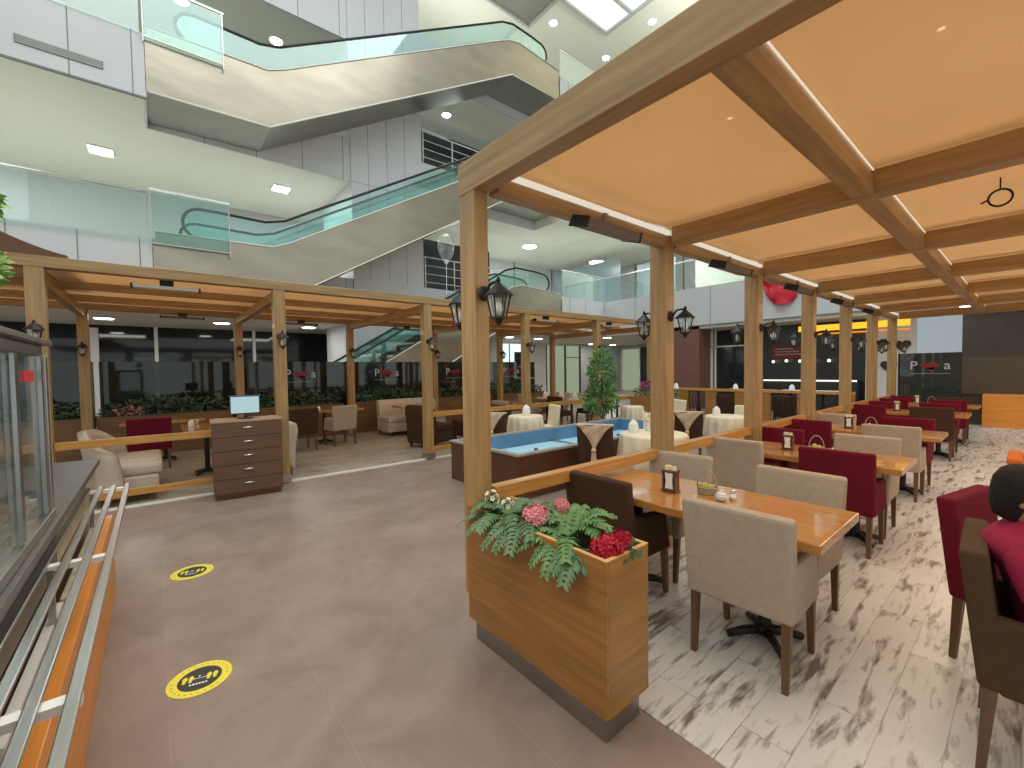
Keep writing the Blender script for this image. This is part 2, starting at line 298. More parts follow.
# upper right wall signs
s_=tag(MB().box(-7.0,-6.55,18.5,18.58,5.0,6.05).build('poster_panel','dark'),'dark upright poster on the upper floor wall','poster')
s_=thing('lit_sign','pale lit sign board with blue lettering on the upper floor','sign',(-5.6,18.5,5.75)); MB().box(-.75,.75,-.04,.04,-.35,.35).build('sign_panel','brightwin',s_); 
M['blueink']=mat('blue ink',(.1,.25,.6),.5)
g=MB(); 
for i in range(7): g.box(-.55+i*.16,-.46+i*.16,-.06,-.04,-.06,.08)
g.build('lettering','blueink',s_)
# right end: brown wall and partition
struct('wall_right',MB().box(-1.18,6,16.3,16.5,0,3.2),'darkwall')
struct('wall_right',MB().box(-1.18,6,16.27,16.3,.8,1.75),'wains'); struct('wall_right',MB().box(-2.65,-1.0,17.4,17.5,0,3.2),'litwall')
tag(MB().box(-.78,5.5,15.86,16.26,.0,.82).build('low_cabinet','orangewood',bevel=.01),'long low orange wood cabinet against the dark end wall','cabinet')
struct('ceiling',MB().box(-12.5,9,15.98,17.6,3.05,3.19),'ceil')
# ---------------------------------------------------------------- escalators
def escalator(zf,label,group=None,top=True):
    t=thing('escalator',label,'escalator',(-12.5,0,zf))
    T=[(.1,.18),(2.45,.22),(2.85,.40),(9.9,4.40),(10.4,4.66),(10.9,4.80),(13.05,4.66)]
    B=[(.1,-1.24),(2.46,-1.20),(10.55,3.48),(13.05,3.48)]
    m=MB().prism(T+B[::-1],'x',-.06,0).prism(T+B[::-1],'x',-1.5,-1.44)
    m.box(-1.5,0,.04,.1,-1.24,-.0).box(-1.5,0,13.05,13.1,3.48,4.45); m.build('truss_cladding','clad',t)
    s=MB()
    for (a,b) in zip(B[:-1],B[1:]): s.hexa([(-1.5,a[0],a[1]-.02),(0,a[0],a[1]-.02),(0,b[0],b[1]-.02),(-1.5,b[0],b[1]-.02),(-1.5,a[0],a[1]+.03),(0,a[0],a[1]+.03),(0,b[0],b[1]+.03),(-1.5,b[0],b[1]+.03)])
    s.build('soffit','soffit',t)
    # steps
    st=MB(); n=22
    for i in range(n):
        y=2.6+i*7.7/n; z=(i+1)*4.45/n; st.box(-1.3,-.2,y,y+7.7/n+.02,z-.22,z)
    st.box(-1.3,-.2,.1,2.6,-.1,0).box(-1.3,-.2,10.3,13,4.3,4.45); st.build('steps','dark',t)
    for x,nm in ((0,'edge_trim'),(-1.5,'edge_trim')):
        e=MB(); e.tube([(x+.012,y,z) for y,z in B],.022,6)
        if x==0: e.tube([(x+.012,y,z) for y,z in T],.016,6)
        e.build(nm,'edge',t)
    arc=lambda cy,cz,a0,a1,n:[(cy+.35*math.cos(R(a0+(a1-a0)*i/n)),cz+.35*math.sin(R(a0+(a1-a0)*i/n))) for i in range(n+1)]
    H=arc(.95,.53,255,95,8)+[(1.3,.88),(2.3,.86),(2.75,.98),(9.6,4.93),(10.2,5.28),(10.7,5.44),(11.7,5.42)]+arc(12.1,5.03,90,-75,8)
    for x in (-.10,-1.40):
        g=MB(); hh=H[4:-3]
        g.prism([(h[0],h[1]-.02) for h in hh]+[(12.3,4.72),(10.9,4.76),(9.9,4.38),(2.85,.38),(2.4,.2),(.9,.18)],'x',x-.006,x+.006); g.build('glass_balustrade','teal',t)
        MB().tube([(x,a,b) for a,b in H],.036,8).build('handrail','rubber',t)
    return t
escalator(L2,'upper steel-clad escalator rising from the second floor at the top of the photo')
escalator(L1,'steel-clad escalator rising from the first floor below the topmost one')
escalator(0.02,'ground floor escalator seen behind the left pergola')
# balustrades
def balustrade(pts,zf,label,h=1.08,seg=1.6,rail='chrome'):
    t=thing('glass_balustrade',label,'balustrade',(pts[0][0],pts[0][1],zf)); o=Vector((pts[0][0],pts[0][1]))
    r_=MB(); 
    P=[Vector(p)-o for p in pts]
    r_.tube([(p.x,p.y,h) for p in P],.026,8); r_.build('top_rail',rail,t)
    for a,b in zip(P[:-1],P[1:]):
        n=max(1,round((b-a).length/seg)); d=(b-a)/n; e=d.normalized()*.012
        for i in range(n):
            p=a+d*i+e; q=a+d*(i+1)-e; MB().bar((p.x,p.y,h/2-.03),(q.x,q.y,h/2-.03),.016,h-.02).build('glass_pane','glass',t)
    return t
balustrade([(-12.47,-9),(-12.47,-.02)],L1-.08,'glass balustrade along the first floor edge at far left')
balustrade([(-12.47,-9),(-12.47,-.02)],L2-.02,'glass balustrade along the second floor edge, top left corner')
balustrade([(-12.5,13.1),(-12.5,15.93),(8.5,15.93)],L1,'long glass balustrade of the first floor across the far side')
balustrade([(-12.5,13.1),(-12.5,15.93),(8.5,15.93)],L2,'glass balustrade of the second floor across the far side')
balustrade([(-12.5,13.1),(-12.5,15.93),(8.5,15.93)],L3,'glass balustrade of the third floor above the escalator top')
for zf,lb in ((L1,'framed glass barrier beside the first floor escalator landing'),(L2,'framed glass barrier beside the second floor escalator landing')):
    t=thing('glass_barrier',lb,'barrier',(-12.42,0.02,zf-.22))
    MB().bar((0,0,1.30),(0,1.5,1.30),.04,.035).build('top_rail','chrome',t); MB().bar((0,0,.12),(0,1.5,.12),.02,.03).build('bottom_rail','steel',t)
    for y in (0.012,1.47): MB().box(-.012,.012,y-.012,y+.012,0,1.285).build('post','steel',t)
    MB().box(-.006,.006,.03,1.45,.14,1.27).build('glass_pane','teal',t)
for zf,lb in ((L1,'white metal railing in the first floor recess behind the escalator'),(L2,'white metal railing in the second floor recess behind the escalator')):
    t=thing('metal_railing',lb,'railing',(-14.02,7.6,zf))
    MB().tube([(0,0,1.1),(0,5,1.1)],.022,6).build('top_rail','white',t)
    for z in (.2,.5,.8): MB().tube([(0,0,z),(0,5,z)],.012,6).build('rail','white',t)
    for y in (.03,1.25,2.5,3.75,4.97): MB().tube([(0,y,0),(0,y,1.1)],.022,6).build('post','white',t)
    struct('window_%d'%(20+int(zf)),MB().box(-16.05,-16,7.6,12,zf+.1,zf+2.4),'shopglass')
t=thing('vent_grille','dark slot vent on the white second floor fascia, top left','vent',(-12.49,-1.25,8.06)); MB().box(-.02,.012,-.62,.62,-.08,.08).build('frame','groove',t); g=MB()
for k in range(4): g.box(.012,.018,-.6,.6,-.07+k*.04,-.05+k*.04)
g.build('louvre','soffit',t)
# ceiling lamps
n=0
def panel_lamp(x,y,z,lb,m='lampb',s=.42):
    t=thing('ceiling_light',lb,'ceiling light',(x,y,z)); MB().box(-s*.62,s*.62,-s*.62,s*.62,-.03,-.0).build('frame','white',t); MB().box(-s*.55,s*.55,-s*.55,s*.55,-.045,-.031).build('diffuser',m,t); return t
def down_lamp(x,y,z,lb,r=.12,m='lamp'):
    t=thing('downlight',lb,'ceiling light',(x,y,z)); MB().cyl((0,0,-.02),r*1.25,.02,18).build('ring','white',t); MB().cyl((0,0,-.032),r,.011,18).build('diffuser',m,t); return t
panel_lamp(-16.2,-.94,7.69,'square cool ceiling panel above the first floor, leftmost'); panel_lamp(-15.95,3.4,7.69,'square cool ceiling panel above the first floor, left of the white core wall')
down_lamp(-16,14.5,7.69,'round downlight above the first floor, right of the front post',.34); down_lamp(-16.05,19.7,7.69,'round downlight above the first floor far corner',.4)
panel_lamp(-15.6,9.2,7.69,'ceiling panel in the first floor recess behind the balloon',s=.5); 
for (x,y,lb) in ((-15.5,.9,'downlight over the second floor beside the glass barrier'),(-15.5,3.3,'downlight over the second floor seen through the escalator glass'),(-15.6,9.6,'downlight in the second floor recess')): down_lamp(x,y,12.14,lb,.17)
for (x,y,lb) in ((-14.3,14.6,'left spotlight in the top floor ceiling'),(-14.2,18.3,'lower spotlight in the top floor ceiling'),(-11.4,18.1,'right spotlight in the top floor ceiling')): down_lamp(x,y,17.49,lb,.17)
for (x,y,lb) in ((-16.36,-1.04,'round downlight under the first floor, behind the leftmost back post'),(-16.14,1.65,'round downlight under the first floor, left of the chest post'),(-16.2,4.2,'round downlight under the first floor, behind the middle bay'),(-16.2,13.3,'round downlight under the first floor, left of the third front post'),(-16.3,15.3,'round downlight under the first floor, right of the third front post'),
   (-14.0,18.0,'round downlight near the fourth left post'),(-12.6,18.6,'round downlight above the tall potted plant'),(-21.5,24.4,'small far downlight over the green room'),(-18.2,21.8,'middle far downlight over the green room'),(-18.2,24,'right far downlight over the green room')):
    down_lamp(x,y,3.18,lb,.2)
down_lamp(-1.05,15.6,3.03,'bright round lamp over the end partition',.13)
# skylight and dark coffer
struct('window_30',MB().box(-13,-10.2,13.95,16.8,17.40,17.46),'skyl')
g=MB().box(-13.15,-13,13.8,16.95,17.3,17.5).box(-10.2,-10.05,13.8,16.95,17.3,17.5).box(-13,-10.2,16.8,16.95,17.3,17.5).box(-13,-10.2,13.8,13.95,17.3,17.5).box(-11.7,-11.55,13.95,16.8,17.3,17.42); struct('trim_31',g,'greywall')
struct('trim_32',MB().box(-15,-12.5,11.2,13.7,17.42,17.5),'soffit'); struct('trim_33',MB().box(-15.1,-15,11.1,13.8,17.3,17.5).box(-15,-12.4,13.7,13.8,17.3,17.5),'greywall')
# red flag
t=MB(); P=[]
for i in range(15):
    a=i/14; row=[]
    for j in range(9):
        b=j/8; x=-5.85+1.25*a; sag=1.6*(1-(2*a-1)**4*.75); z=5.25-b*sag-.06*math.sin(a*PI)*1; row.append((x,15.76-.13*math.sin(b*20-9*(2*a-1)**2),z))
    P.append(row)
tag(t.grid(P).build('hanging_flag','redcloth',solid=.01),'red draped flag hanging on the first floor balustrade','flag')
# ================================================================ RIGHT PERGOLA
ZB=2.63
ys=[1.5,3.45,5.40,7.35,9.3,11.25,13.2]
pg=thing('pergola','oak pergola with peach canopy over the right dining area','pergola',(-2.05,1.5,0))
def L_(x,y): return x+2.05,y-1.5
for i,y in enumerate(ys):
    z0=.24 if i==0 else 0.006
    MB().box((-.11 if i else -.15),(.045 if i else .0),y-1.5-.07,y-1.5+(.06 if i else .03),z0,ZB+(.17 if i==0 else .1)).build('post','oak_z',pg,bevel=.004)
    if i>0: MB().box(.09,5.2,y-1.5-.06,y-1.5+.06,ZB,ZB+.15).build('cross_beam','oak_x',pg,bevel=.004)
    else: MB().box(-.15,5.2,-.075,.035,ZB,ZB+.185).build('front_beam','oak_x',pg,bevel=.004)
    MB().box(5.2,5.34,y-1.5-.07,y-1.5+.07,0.006,ZB+.15).build('post','oak_z',pg,bevel=.004)
    if i<6:
        y1=ys[i+1]-1.5
        MB().box(-.04,.06,y-1.5+.07,y1-.07,ZB,ZB+.10).build('edge_beam','oak_y',pg,bevel=.003)
        MB().box(.06,.085,y-1.5+.07,y1-.07,ZB+.085,ZB+.115).build('light_strip','led',pg)
        MB().box(1.31,1.42,y-1.5+(.06 if i else .03),y1-.06,ZB+.004,ZB+.12).build('ridge_beam','oak_y',pg,bevel=.003)
        for x in (1.425,): MB().box(x,x+.006,y-1.5+.12,y1-.12,ZB+.122,ZB+.130).build('light_strip','led',pg)
        P=[]
        for a in range(17):
            row=[]
            for b in range(13):
                v=b/12; x=-.0+5.3*a/16; s=.035*math.sin(PI*v)+.006*math.sin(x*9+i); row.append((x,y-1.5+(ys[i+1]-ys[i])*v,ZB+.185-s))
            P.append(row)
        MB().grid(P).build('canopy','canopy',pg,solid=.004)
rl=MB()
t=thing('low_rail','long low wooden rail between the posts of the right pergola','rail',(-2.05,1.56,0))
for i in range(6):
    a=ys[i]-1.56+.07; b=ys[i+1]-1.56-.075
    MB().box(-.10,-.02,a,b,.80,.885).build('rail_bar','rail',t,bevel=.004)
    MB().box(-.09,-.03,a,b,.12,.2).build('lower_bar','rail',t)
# lantern
def lantern(name_lb,loc,rz,group=None):
    t=thing('wall_lantern',name_lb,'lantern',loc,rz,group)   # arm points local +x, plate at x=0
    MB().lathe([(.045,0),(.045,.01),(.03,.02)],n=14).build('wall_plate','blackm',t).rotation_euler=(0,PI/2,0)
    MB().tube([(.01,0,-.01),(.06,0,.045),(.11,0,.05),(.135,0,.02)],.009,6).build('arm','blackm',t)
    MB().lathe([(.085,-.03),(.08,-.022),(.045,.01),(.022,.03),(.010,.045),(.015,.055),(.004,.075)],(.135,0,0),8,False).build('roof','blackm',t)
    MB().lathe([(.040,-.15),(.066,-.032)],(.135,0,0),6,False).build('glass','clear',t)
    c=MB(); 
    for k in range(6):
        a=2*PI*k/6; c.bar((.135+.041*math.cos(a),.041*math.sin(a),-.15),(.135+.067*math.cos(a),.067*math.sin(a),-.03),.007)
    c.lathe([(.045,-.158),(.045,-.148)],(.135,0,0),8,False).lathe([(.004,-.195),(.012,-.185),(.03,-.16),(.04,-.155)],(.135,0,0),8,False); c.build('cage','blackm',t)
    MB().lathe([(.012,-.14),(.022,-.11),(.018,-.075),(.006,-.055)],(.135,0,0),10).build('bulb','ceramic',t)
    return t
ordn=['front','second','third','fourth','fifth','sixth','seventh']
lt=lantern('black lantern on the right side of the front pergola post',(-2.03,1.48,2.04),0)
for i,y in enumerate(ys):
    if i: dup(lt,(-2.005,y,2.04),0,'black lantern on the right side of the %s right-row post'%ordn[i])
    dup(lt,(-2.13-(.04 if i==0 else 0),y,2.04),PI,'black lantern on the left side of the %s right-row post'%ordn[i])
# heaters right
def heater(lb,loc,rz):
    t=thing('patio_heater',lb,'heater',loc,rz)
    b=MB().prism([(-.10,-.02),(-.06,.035),(.07,-.01),(.05,-.07)],'y',-.285,.285); b.build('housing','heater',t,bevel=.005)
    MB().hexa([(-.088,-.27,-.028),(.042,-.27,-.066),(.042,.27,-.066),(-.088,.27,-.028),(-.086,-.27,-.022),(.044,-.27,-.06),(.044,.27,-.06),(-.086,.27,-.022)]).build('grille','heater',t)
    MB().prism([(-.105,-.025),(-.062,.04),(.075,-.008),(.053,-.075)],'y',-.30,-.285).build('end_cap','blackm',t); MB().prism([(-.105,-.025),(-.062,.04),(.075,-.008),(.053,-.075)],'y',.285,.30).build('end_cap','blackm',t)
    MB().box(-.045,-.02,-.02,.02,.0,.10).build('bracket','grey',t); return t
h0=heater('brown infrared heater on the edge beam, nearest bay of the right pergola',(-1.90,2.47,2.585),0)
for i in range(1,5): dup(h0,(-1.90,ys[i]+.97,2.585),0,'brown infrared heater on the edge beam, %s bay of the right pergola'%ordn[i])
for (x,y,lb) in ((-.225,2.18,'tiny round spotlight imitating a lamp glint on the front canopy bay, right of the ridge beam'),(-.94,2.15,'tiny round spotlight imitating a lamp glint on the front canopy bay, left of the ridge beam')): t=thing('lightspot',lb,'ceiling light',(x,y,2.795)); MB().cyl((0,0,-.012),.011,.01,12).build('lens','ledw',t); MB().cyl((0,0,-.002),.014,.006,12).build('ring','oak_x',t)  # glowing discs imitate atrium lamp glints on the canopy fabric
# hanging ring
t=thing('hanging_ring','dark metal ring hanging from the second cross beam','ring',(-.13,3.66,2.63))
MB().tube([(0,0,.0),(.0,.0,-.06)],.004,6).build('hook','blackm',t); MB().tube([(.046*math.cos(a*PI/10),.02,-.105+.046*math.sin(a*PI/10)) for a in range(20)],.006,6,closed=True).build('ring','blackm',t); MB().tube([(-.046,.02,-.105),(-.075,.02,-.12)],.005,6).build('stub','blackm',t)
# ================================================================ LEFT PERGOLA
ly=[-.97+2.365*k for k in range(6)]; LZ=2.78; XB=-10.85
pl=thing('pergola','long oak pergola on the left with ribbed canopy and open middle bay','pergola',(-6.93,-.97,0))
yo=-.97
for i,y in enumerate(ly):
    MB().box(-.07,.07,y-yo-.075,y-yo+.075,0.03,LZ).build('post','oak_z',pl,bevel=.004)
    MB().box(XB+6.93-.07,XB+6.93+.07,y-yo-.075,y-yo+.075,0.03,LZ).build('back_post','oak_z',pl,bevel=.004)
    MB().box(XB+6.93+.07,-.07,y-yo-.05,y-yo+.05,LZ-.14,LZ).build('cross_beam','oak_x',pl,bevel=.003)
    MB().box(-.09,.09,y-yo-.09,y-yo+.09,0.023,.12).build('post_foot','steel',pl)
ya,yb=-3.4-yo,11.2-yo
MB().box(-.075,.075,ya,yb,LZ,LZ+.12).build('front_eave','oak_y',pl,bevel=.004)
MB().box(-.09,-.0,ya,yb,LZ+.12,LZ+.135).build('eave_cap','edge',pl)
MB().box(XB+6.93-.07,XB+6.93+.07,ya,yb,LZ,LZ+.12).build('back_beam','oak_y',pl)
for x in (-1.3,-2.6): MB().box(x-.04,x+.04,ya,yb,LZ-.02,LZ+.08).build('middle_beam','oak_y',pl)
for i in range(-1,5):
    P=[]
    y0=(ly[0]-2.365 if i<0 else ly[i])-yo
    for a in range(25):
        x=-3.9*a/24; P.append([(x,y0+2.365*b/6,LZ+.115-.035*abs(math.sin(x*PI/1.3))) for b in range(7)])
    MB().grid(P).build('canopy','canopy',pl,solid=.004)
# left rails
t=thing('low_rail','two-bar wooden rail in front of the beige sofa at left','rail',(-6.93,-.9,0)); MB().box(-.03,.03,.01,2.2,.76,.85).build('rail_bar','rail',t,bevel=.003); MB().box(-.03,.03,.01,2.2,.14,.22).build('rail_bar','rail',t,bevel=.003)
t=thing('low_rail','two-bar wooden rail running back from the third left post','rail',(-6.93,3.84,0))
for a,b in ((0,2.2),(2.37,4.56),(4.74,6.9)): MB().box(-.03,.03,a+.01,b,.76,.85).build('rail_bar','rail',t,bevel=.003); MB().box(-.03,.03,a+.01,b,.14,.22).build('rail_bar','rail',t,bevel=.003)
ordl=['leftmost','second','third','fourth','fifth','sixth']
for i,y in enumerate(ly):
    dup(lt,(-6.86,y,2.12),0,'small black lantern on the front of the %s left-row post'%ordl[i])
    if i in(0,1,2,3,4): dup(lt,(XB+.07,y,2.12),0,'small black lantern on the %s back post of the left pergola'%ordl[i])
# tube heaters left
def theater(lb,loc,m='white'):
    t=thing('tube_heater',lb,'heater',loc); MB().bar((0,-.33,0),(0,.33,0),.10,.035).build('housing',m,t,bevel=.004); MB().box(-.04,.04,-.07,.07,.0,.09).build('bracket','blackm',t)
    for s in (-1,1): MB().box(-.055,.055,s*.34-.01,s*.34+.01,-.025,.025).build('end_cap','blackm',t)
    return t
th=theater('white tube heater under the front eave, leftmost bay',(-7.1,.15,2.70))
dup(th,(-7.1,6.9,2.70),0,'white tube heater under the front eave, right of the fourth post'); dup(th,(-7.1,9.2,2.70),0,'white tube heater under the front eave, farthest bay')
th2=theater('dark tube heater on the back beam, leftmost bay',(XB+.2,.45,2.70),'heater'); dup(th2,(XB+.2,2.6,2.70),0,'dark tube heater on the back beam, open bay'); dup(th2,(XB+.2,5.2,2.70),0,'dark tube heater on the back beam, third bay')
# awning at left
t=thing('brown_awning','curved brown awning rising at the left end of the left pergola','awning',(-6.9,-.72,2.93)); P=[]
AW=[(-.07*i-.05*i*i/16,.012*i+.0075*i*i*.5) for i in range(17)]
for (yy,zz) in AW: P.append([(x,yy,zz) for x in (0,-.8,-1.6,-2.4)])
MB().grid(P).build('canvas','awn',t,solid=.02)
MB().prism(AW+[(AW[-1][0],-.03),(0,-.03)],'x',-.02,.02).build('side_valance','awn',t)
# ---------------------------------------------------------------- smoked glass screens with lettering
def screen(lb,loc,rz,w,letters=True,z1=1.87):
    t=thing('glass_screen',lb,'glass screen',loc,rz)   # local x along width, faces -y
    MB().box(-w/2+.02,w/2-.02,-.006,.006,.02,z1).build('glass_pane','smoke',t)
    MB().box(-w/2-.02,-w/2+.02,-.02,.02,0,z1).build('post','blackm',t)
    MB().box(-w/2-.02,w/2+.02,-.03,.03,0,.03).build('bottom_channel','blackm',t)
    if letters:
        textmesh('letter','P',.30,'letter',t,(-.30,-.012,1.55),(PI/2,0,0)); textmesh('letter','a',.30,'letter',t,(.31,-.012,1.55),(PI/2,0,0))
        h=MB().prism([(.17*math.cos(a)*(1+.22*math.sin(3*a)),1.54+.085*math.sin(a)*(1+.2*math.cos(5*a))) for a in [2*PI*k/24 for k in range(24)]],'y',-.014,-.008).prism([(-.07,1.50),(.10,1.51),(.01,1.40)],'y',-.014,-.008); h.build('red_emblem','redprint',t)
        g=MB()
        for k in range(16): g.box(-.36+k*.046,-.33+k*.046,-.012,-.008,1.345,1.362)
        g.build('small_print','stone',t)
    return t
for i,(y,lb) in enumerate(((-.0+.32,None),(2.88,'smoked glass screen with white P and a lettering behind the dark chair'),(5.2,'smoked glass screen with white P and a lettering right of the middle back post'),(7.55,'smoked glass screen with lettering half hidden by the front post'),(9.9,'smoked glass screen behind the far rails'))):
    screen(lb or 'plain smoked glass screen at the left behind the sofa',(-12.0,y,0),-PI/2+PI,2.34,letters=bool(lb))
screen('plain smoked glass screen at far left behind the display case',(-12.0,-2.1,0),PI/2,2.34,False)
screen('smoked glass screen with white P and a lettering at the end of the right aisle',(-1.64,15.0,0),0,1.16)
# ================================================================ CHAIRS / TABLES
def chair(lb,m,loc,rz,arms=True,group=None,w=.52):
    t=thing('dining_armchair' if arms else 'dining_chair',lb,'chair',loc,rz,group); h=w/2
    # backrest (slightly raked)
    vs=[(-h,-.215,.34),(h,-.215,.34),(h,-.13,.34),(-h,-.13,.34),(-h-.01,-.275,.87),(h+.01,-.275,.87),(h+.01,-.195,.87),(-h-.01,-.195,.87)]
    MB().hexa(vs).build('backrest',m,t,bevel=.018)
    MB().box(-h+.06,h-.06,-.15,.27,.34,.47).build('seat',m,t,bevel=.02)
    if arms:
        for s in (-1,1):
            x0,x1=(s*h-.065,s*h) if s>0 else (s*h,s*h+.065)
            MB().hexa([(x0,-.16,.33),(x1,-.16,.33),(x1,.26,.33),(x0,.26,.33),(x0,-.19,.63),(x1,-.19,.63),(x1,.20,.60),(x0,.20,.60)]).build('armrest',m,t,bevel=.018)
    for sx in (-1,1):
        for sy,y in ((-1,-.18),(1,.22)):
            x=sx*(h-.035); MB().hexa([(x-.014,y*1.12-.014,0),(x+.014,y*1.12-.014,0),(x+.014,y*1.12+.014,0),(x-.014,y*1.12+.014,0),(x-.021,y-.021,.36),(x+.021,y-.021,.36),(x+.021,y+.021,.36),(x-.021,y+.021,.36)]).build('leg','legwood',t)
    return t
ZF=.006
protos={}
def place(kind,lb,x,y,rz,arms=True,w=.52):
    key=(kind,arms,w)
    if key in protos: return dup(protos[key],(x,y,ZF),rz,lb)
    protos[key]=chair(lb,kind,(x,y,ZF),rz,arms,None,w); return protos[key]
def table(lb,x,y,w,d,h=.76,m='table',z=ZF):
    t=thing('dining_table',lb,'table',(x,y,z)); MB().box(-w/2,w/2,-d/2,d/2,h-z-.05,h-z).build('tabletop',m,t,bevel=.006)
    for s in ((-1,1) if w>1.2 else (0,)):
        p=thing2=MB().cyl((s*w*.27,0,.03),.035,h-z-.08,12); p.build('pedestal','blackm',t)
        b=MB(); cx=s*w*.27
        for k in range(4):
            a=PI/4+k*PI/2; e=(cx+.21*math.cos(a),.21*math.sin(a),.02); b.tube([(cx,0,.06),(cx+.12*math.cos(a),.12*math.sin(a),.045),e],[.03,.024,.02],6)
        b.cyl((cx,0,.03),.045,.06,10); b.build('pedestal_foot','blackm',t)
    return t
TY=[2.70,4.87,7.1,10.3,12.4]; TX=-1.40; TW=1.58; TD=.70
names=['front','second','third','fourth','fifth']
cols=[('brown','beige','beige','beige'),('beige','red','red','beige'),('red','beige','beige','red'),('red','brown','red','red'),('red','red','red','brown')]
cn={'brown':'dark brown','beige':'beige','red':'wine red'}
for i,y in enumerate(TY):
    table('varnished wooden table, %s one in the right pergola row'%names[i],TX-(.03 if i else 0),y,TW,TD)
    for k,(dx,far) in enumerate(((-.41,0),(.43,0),(-.40,1),(.42,1))):
        c=cols[i][k]; pos=('left' if k%2==0 else 'right')
        place(c,'%s upholstered armchair on the %s side of the %s table, %s seat'%(cn[c],'far' if far else 'near',names[i],pos),TX+dx-(.0 if (k==1 and i==0) else .04 if (k==3 and i==0) else .05 if (k==0 and i==0) else .085),y+(.46 if far else -.20),(PI if far else 0)+random.uniform(-.03,.03)+(.06 if k==1 and i==0 else 0))
# table-top sets
def napkin_holder(lb,loc,rz=0):
    t=thing('napkin_holder',lb,'napkin holder',loc,rz); t.scale=(1.15,1.15,1.08); MB().box(-.045,.045,-.035,.035,0,.012).box(-.04,-.03,-.03,.03,.012,.125).box(.03,.04,-.03,.03,.012,.125).box(-.03,.03,.02,.03,.012,.125).box(-.045,.045,-.035,.035,.125,.135).box(-.03,.03,-.03,-.024,.012,.022).build('case','hold',t,bevel=.002)
    MB().prism([(-.024,.02),(.024,.02),(.018,.07),(.024,.12),(-.024,.12),(-.018,.07)],'y',-.028,.015).build('napkins','paper',t)
    MB().box(-.03,-.002,-.015,.015,.135,.16).box(.004,.03,-.012,.012,.135,.157).build('sachets','creamcard',t); return t
def basket(lb,loc,rz=0):
    t=thing('condiment_basket',lb,'basket',loc,rz); t.scale=(.8,.8,.86); b=MB()
    for z,r_ in ((.004,.062),(.025,.066),(.048,.07)): b.tube([(r_*1.1*math.cos(k*PI/10),r_*.8*math.sin(k*PI/10),z) for k in range(20)],.006,6,closed=True)
    b.cyl((0,0,0),.055,.006,16)
    for k in range(12): a=k*PI/6; b.bar((.064*1.1*math.cos(a),.064*.8*math.sin(a),0),(.07*1.1*math.cos(a),.07*.8*math.sin(a),.05),.006)
    b.build('bowl','wicker',t); MB().tube([(.075*math.cos(a*PI/12),0,.045+.13*math.sin(a*PI/12)) for a in range(13)],.006,6).build('handle','wicker',t)
    MB().ball((-.02,.0,.05),.03,10,1,.8,1.2).ball((.025,.01,.045),.026,10).build('pouches','lemon',t); return t
def sugar(lb,loc):
    t=thing('sugar_bowl',lb,'bowl',loc); MB().lathe([(.018,0),(.03,.006),(.038,.03),(.036,.04)],n=16).build('bowl','ceramic',t); MB().lathe([(.036,.04),(.025,.05),(.006,.056),(.008,.066),(.002,.072)],n=16).build('lid','ceramic',t); return t
def shaker(lb,loc):
    t=thing('salt_shaker',lb,'shaker',loc); MB().lathe([(.02,0),(.018,.045),(.012,.052)],n=12).build('body','clear',t); MB().lathe([(.021,.0),(.019,.03)],n=12).build('salt','paper',t); MB().lathe([(.016,.05),(.016,.058),(.006,.063)],n=12).build('cap','chrome',t); return t
NH=napkin_holder('dark wooden napkin holder on the front table',(-1.545,2.66,.762),.12); BK=basket('wicker condiment basket with tall handle on the front table',(-1.36,2.79,.762),.3); SG=sugar('white sugar bowl with lid on the front table',(-1.225,2.70,.762)); SH=shaker('small salt shaker on the front table',(-1.19,2.78,.762))
for i in (1,2,3,4):
    dup(NH,(-1.54,TY[i]-.03,.762),.1*i,'dark wooden napkin holder on the %s table of the right row'%names[i]); 
    dup(BK,(-1.33,TY[i]+.08,.762),.3,'wicker condiment basket on the %s table of the right row'%names[i]); dup(SG,(-1.17,TY[i]-.05,.762),0,'white sugar bowl on the %s table of the right row'%names[i])
# aisle side (right edge)
place('red','wine red armchair at the right edge beside the aisle, behind the person',.0,3.46,-PI/2-.23)
place('khaki','brown armchair at the right edge that the person sits on',.09,2.68,-PI/2+.04)
place('orangef','orange armchair partly hidden behind the person',.16,5.2,-PI/2)
table('wooden table at the right edge in front of the person',.95,2.85,.8,1.9)
place('red','wine red armchair at the right edge, far end of the side table',1.0,4.3,PI)
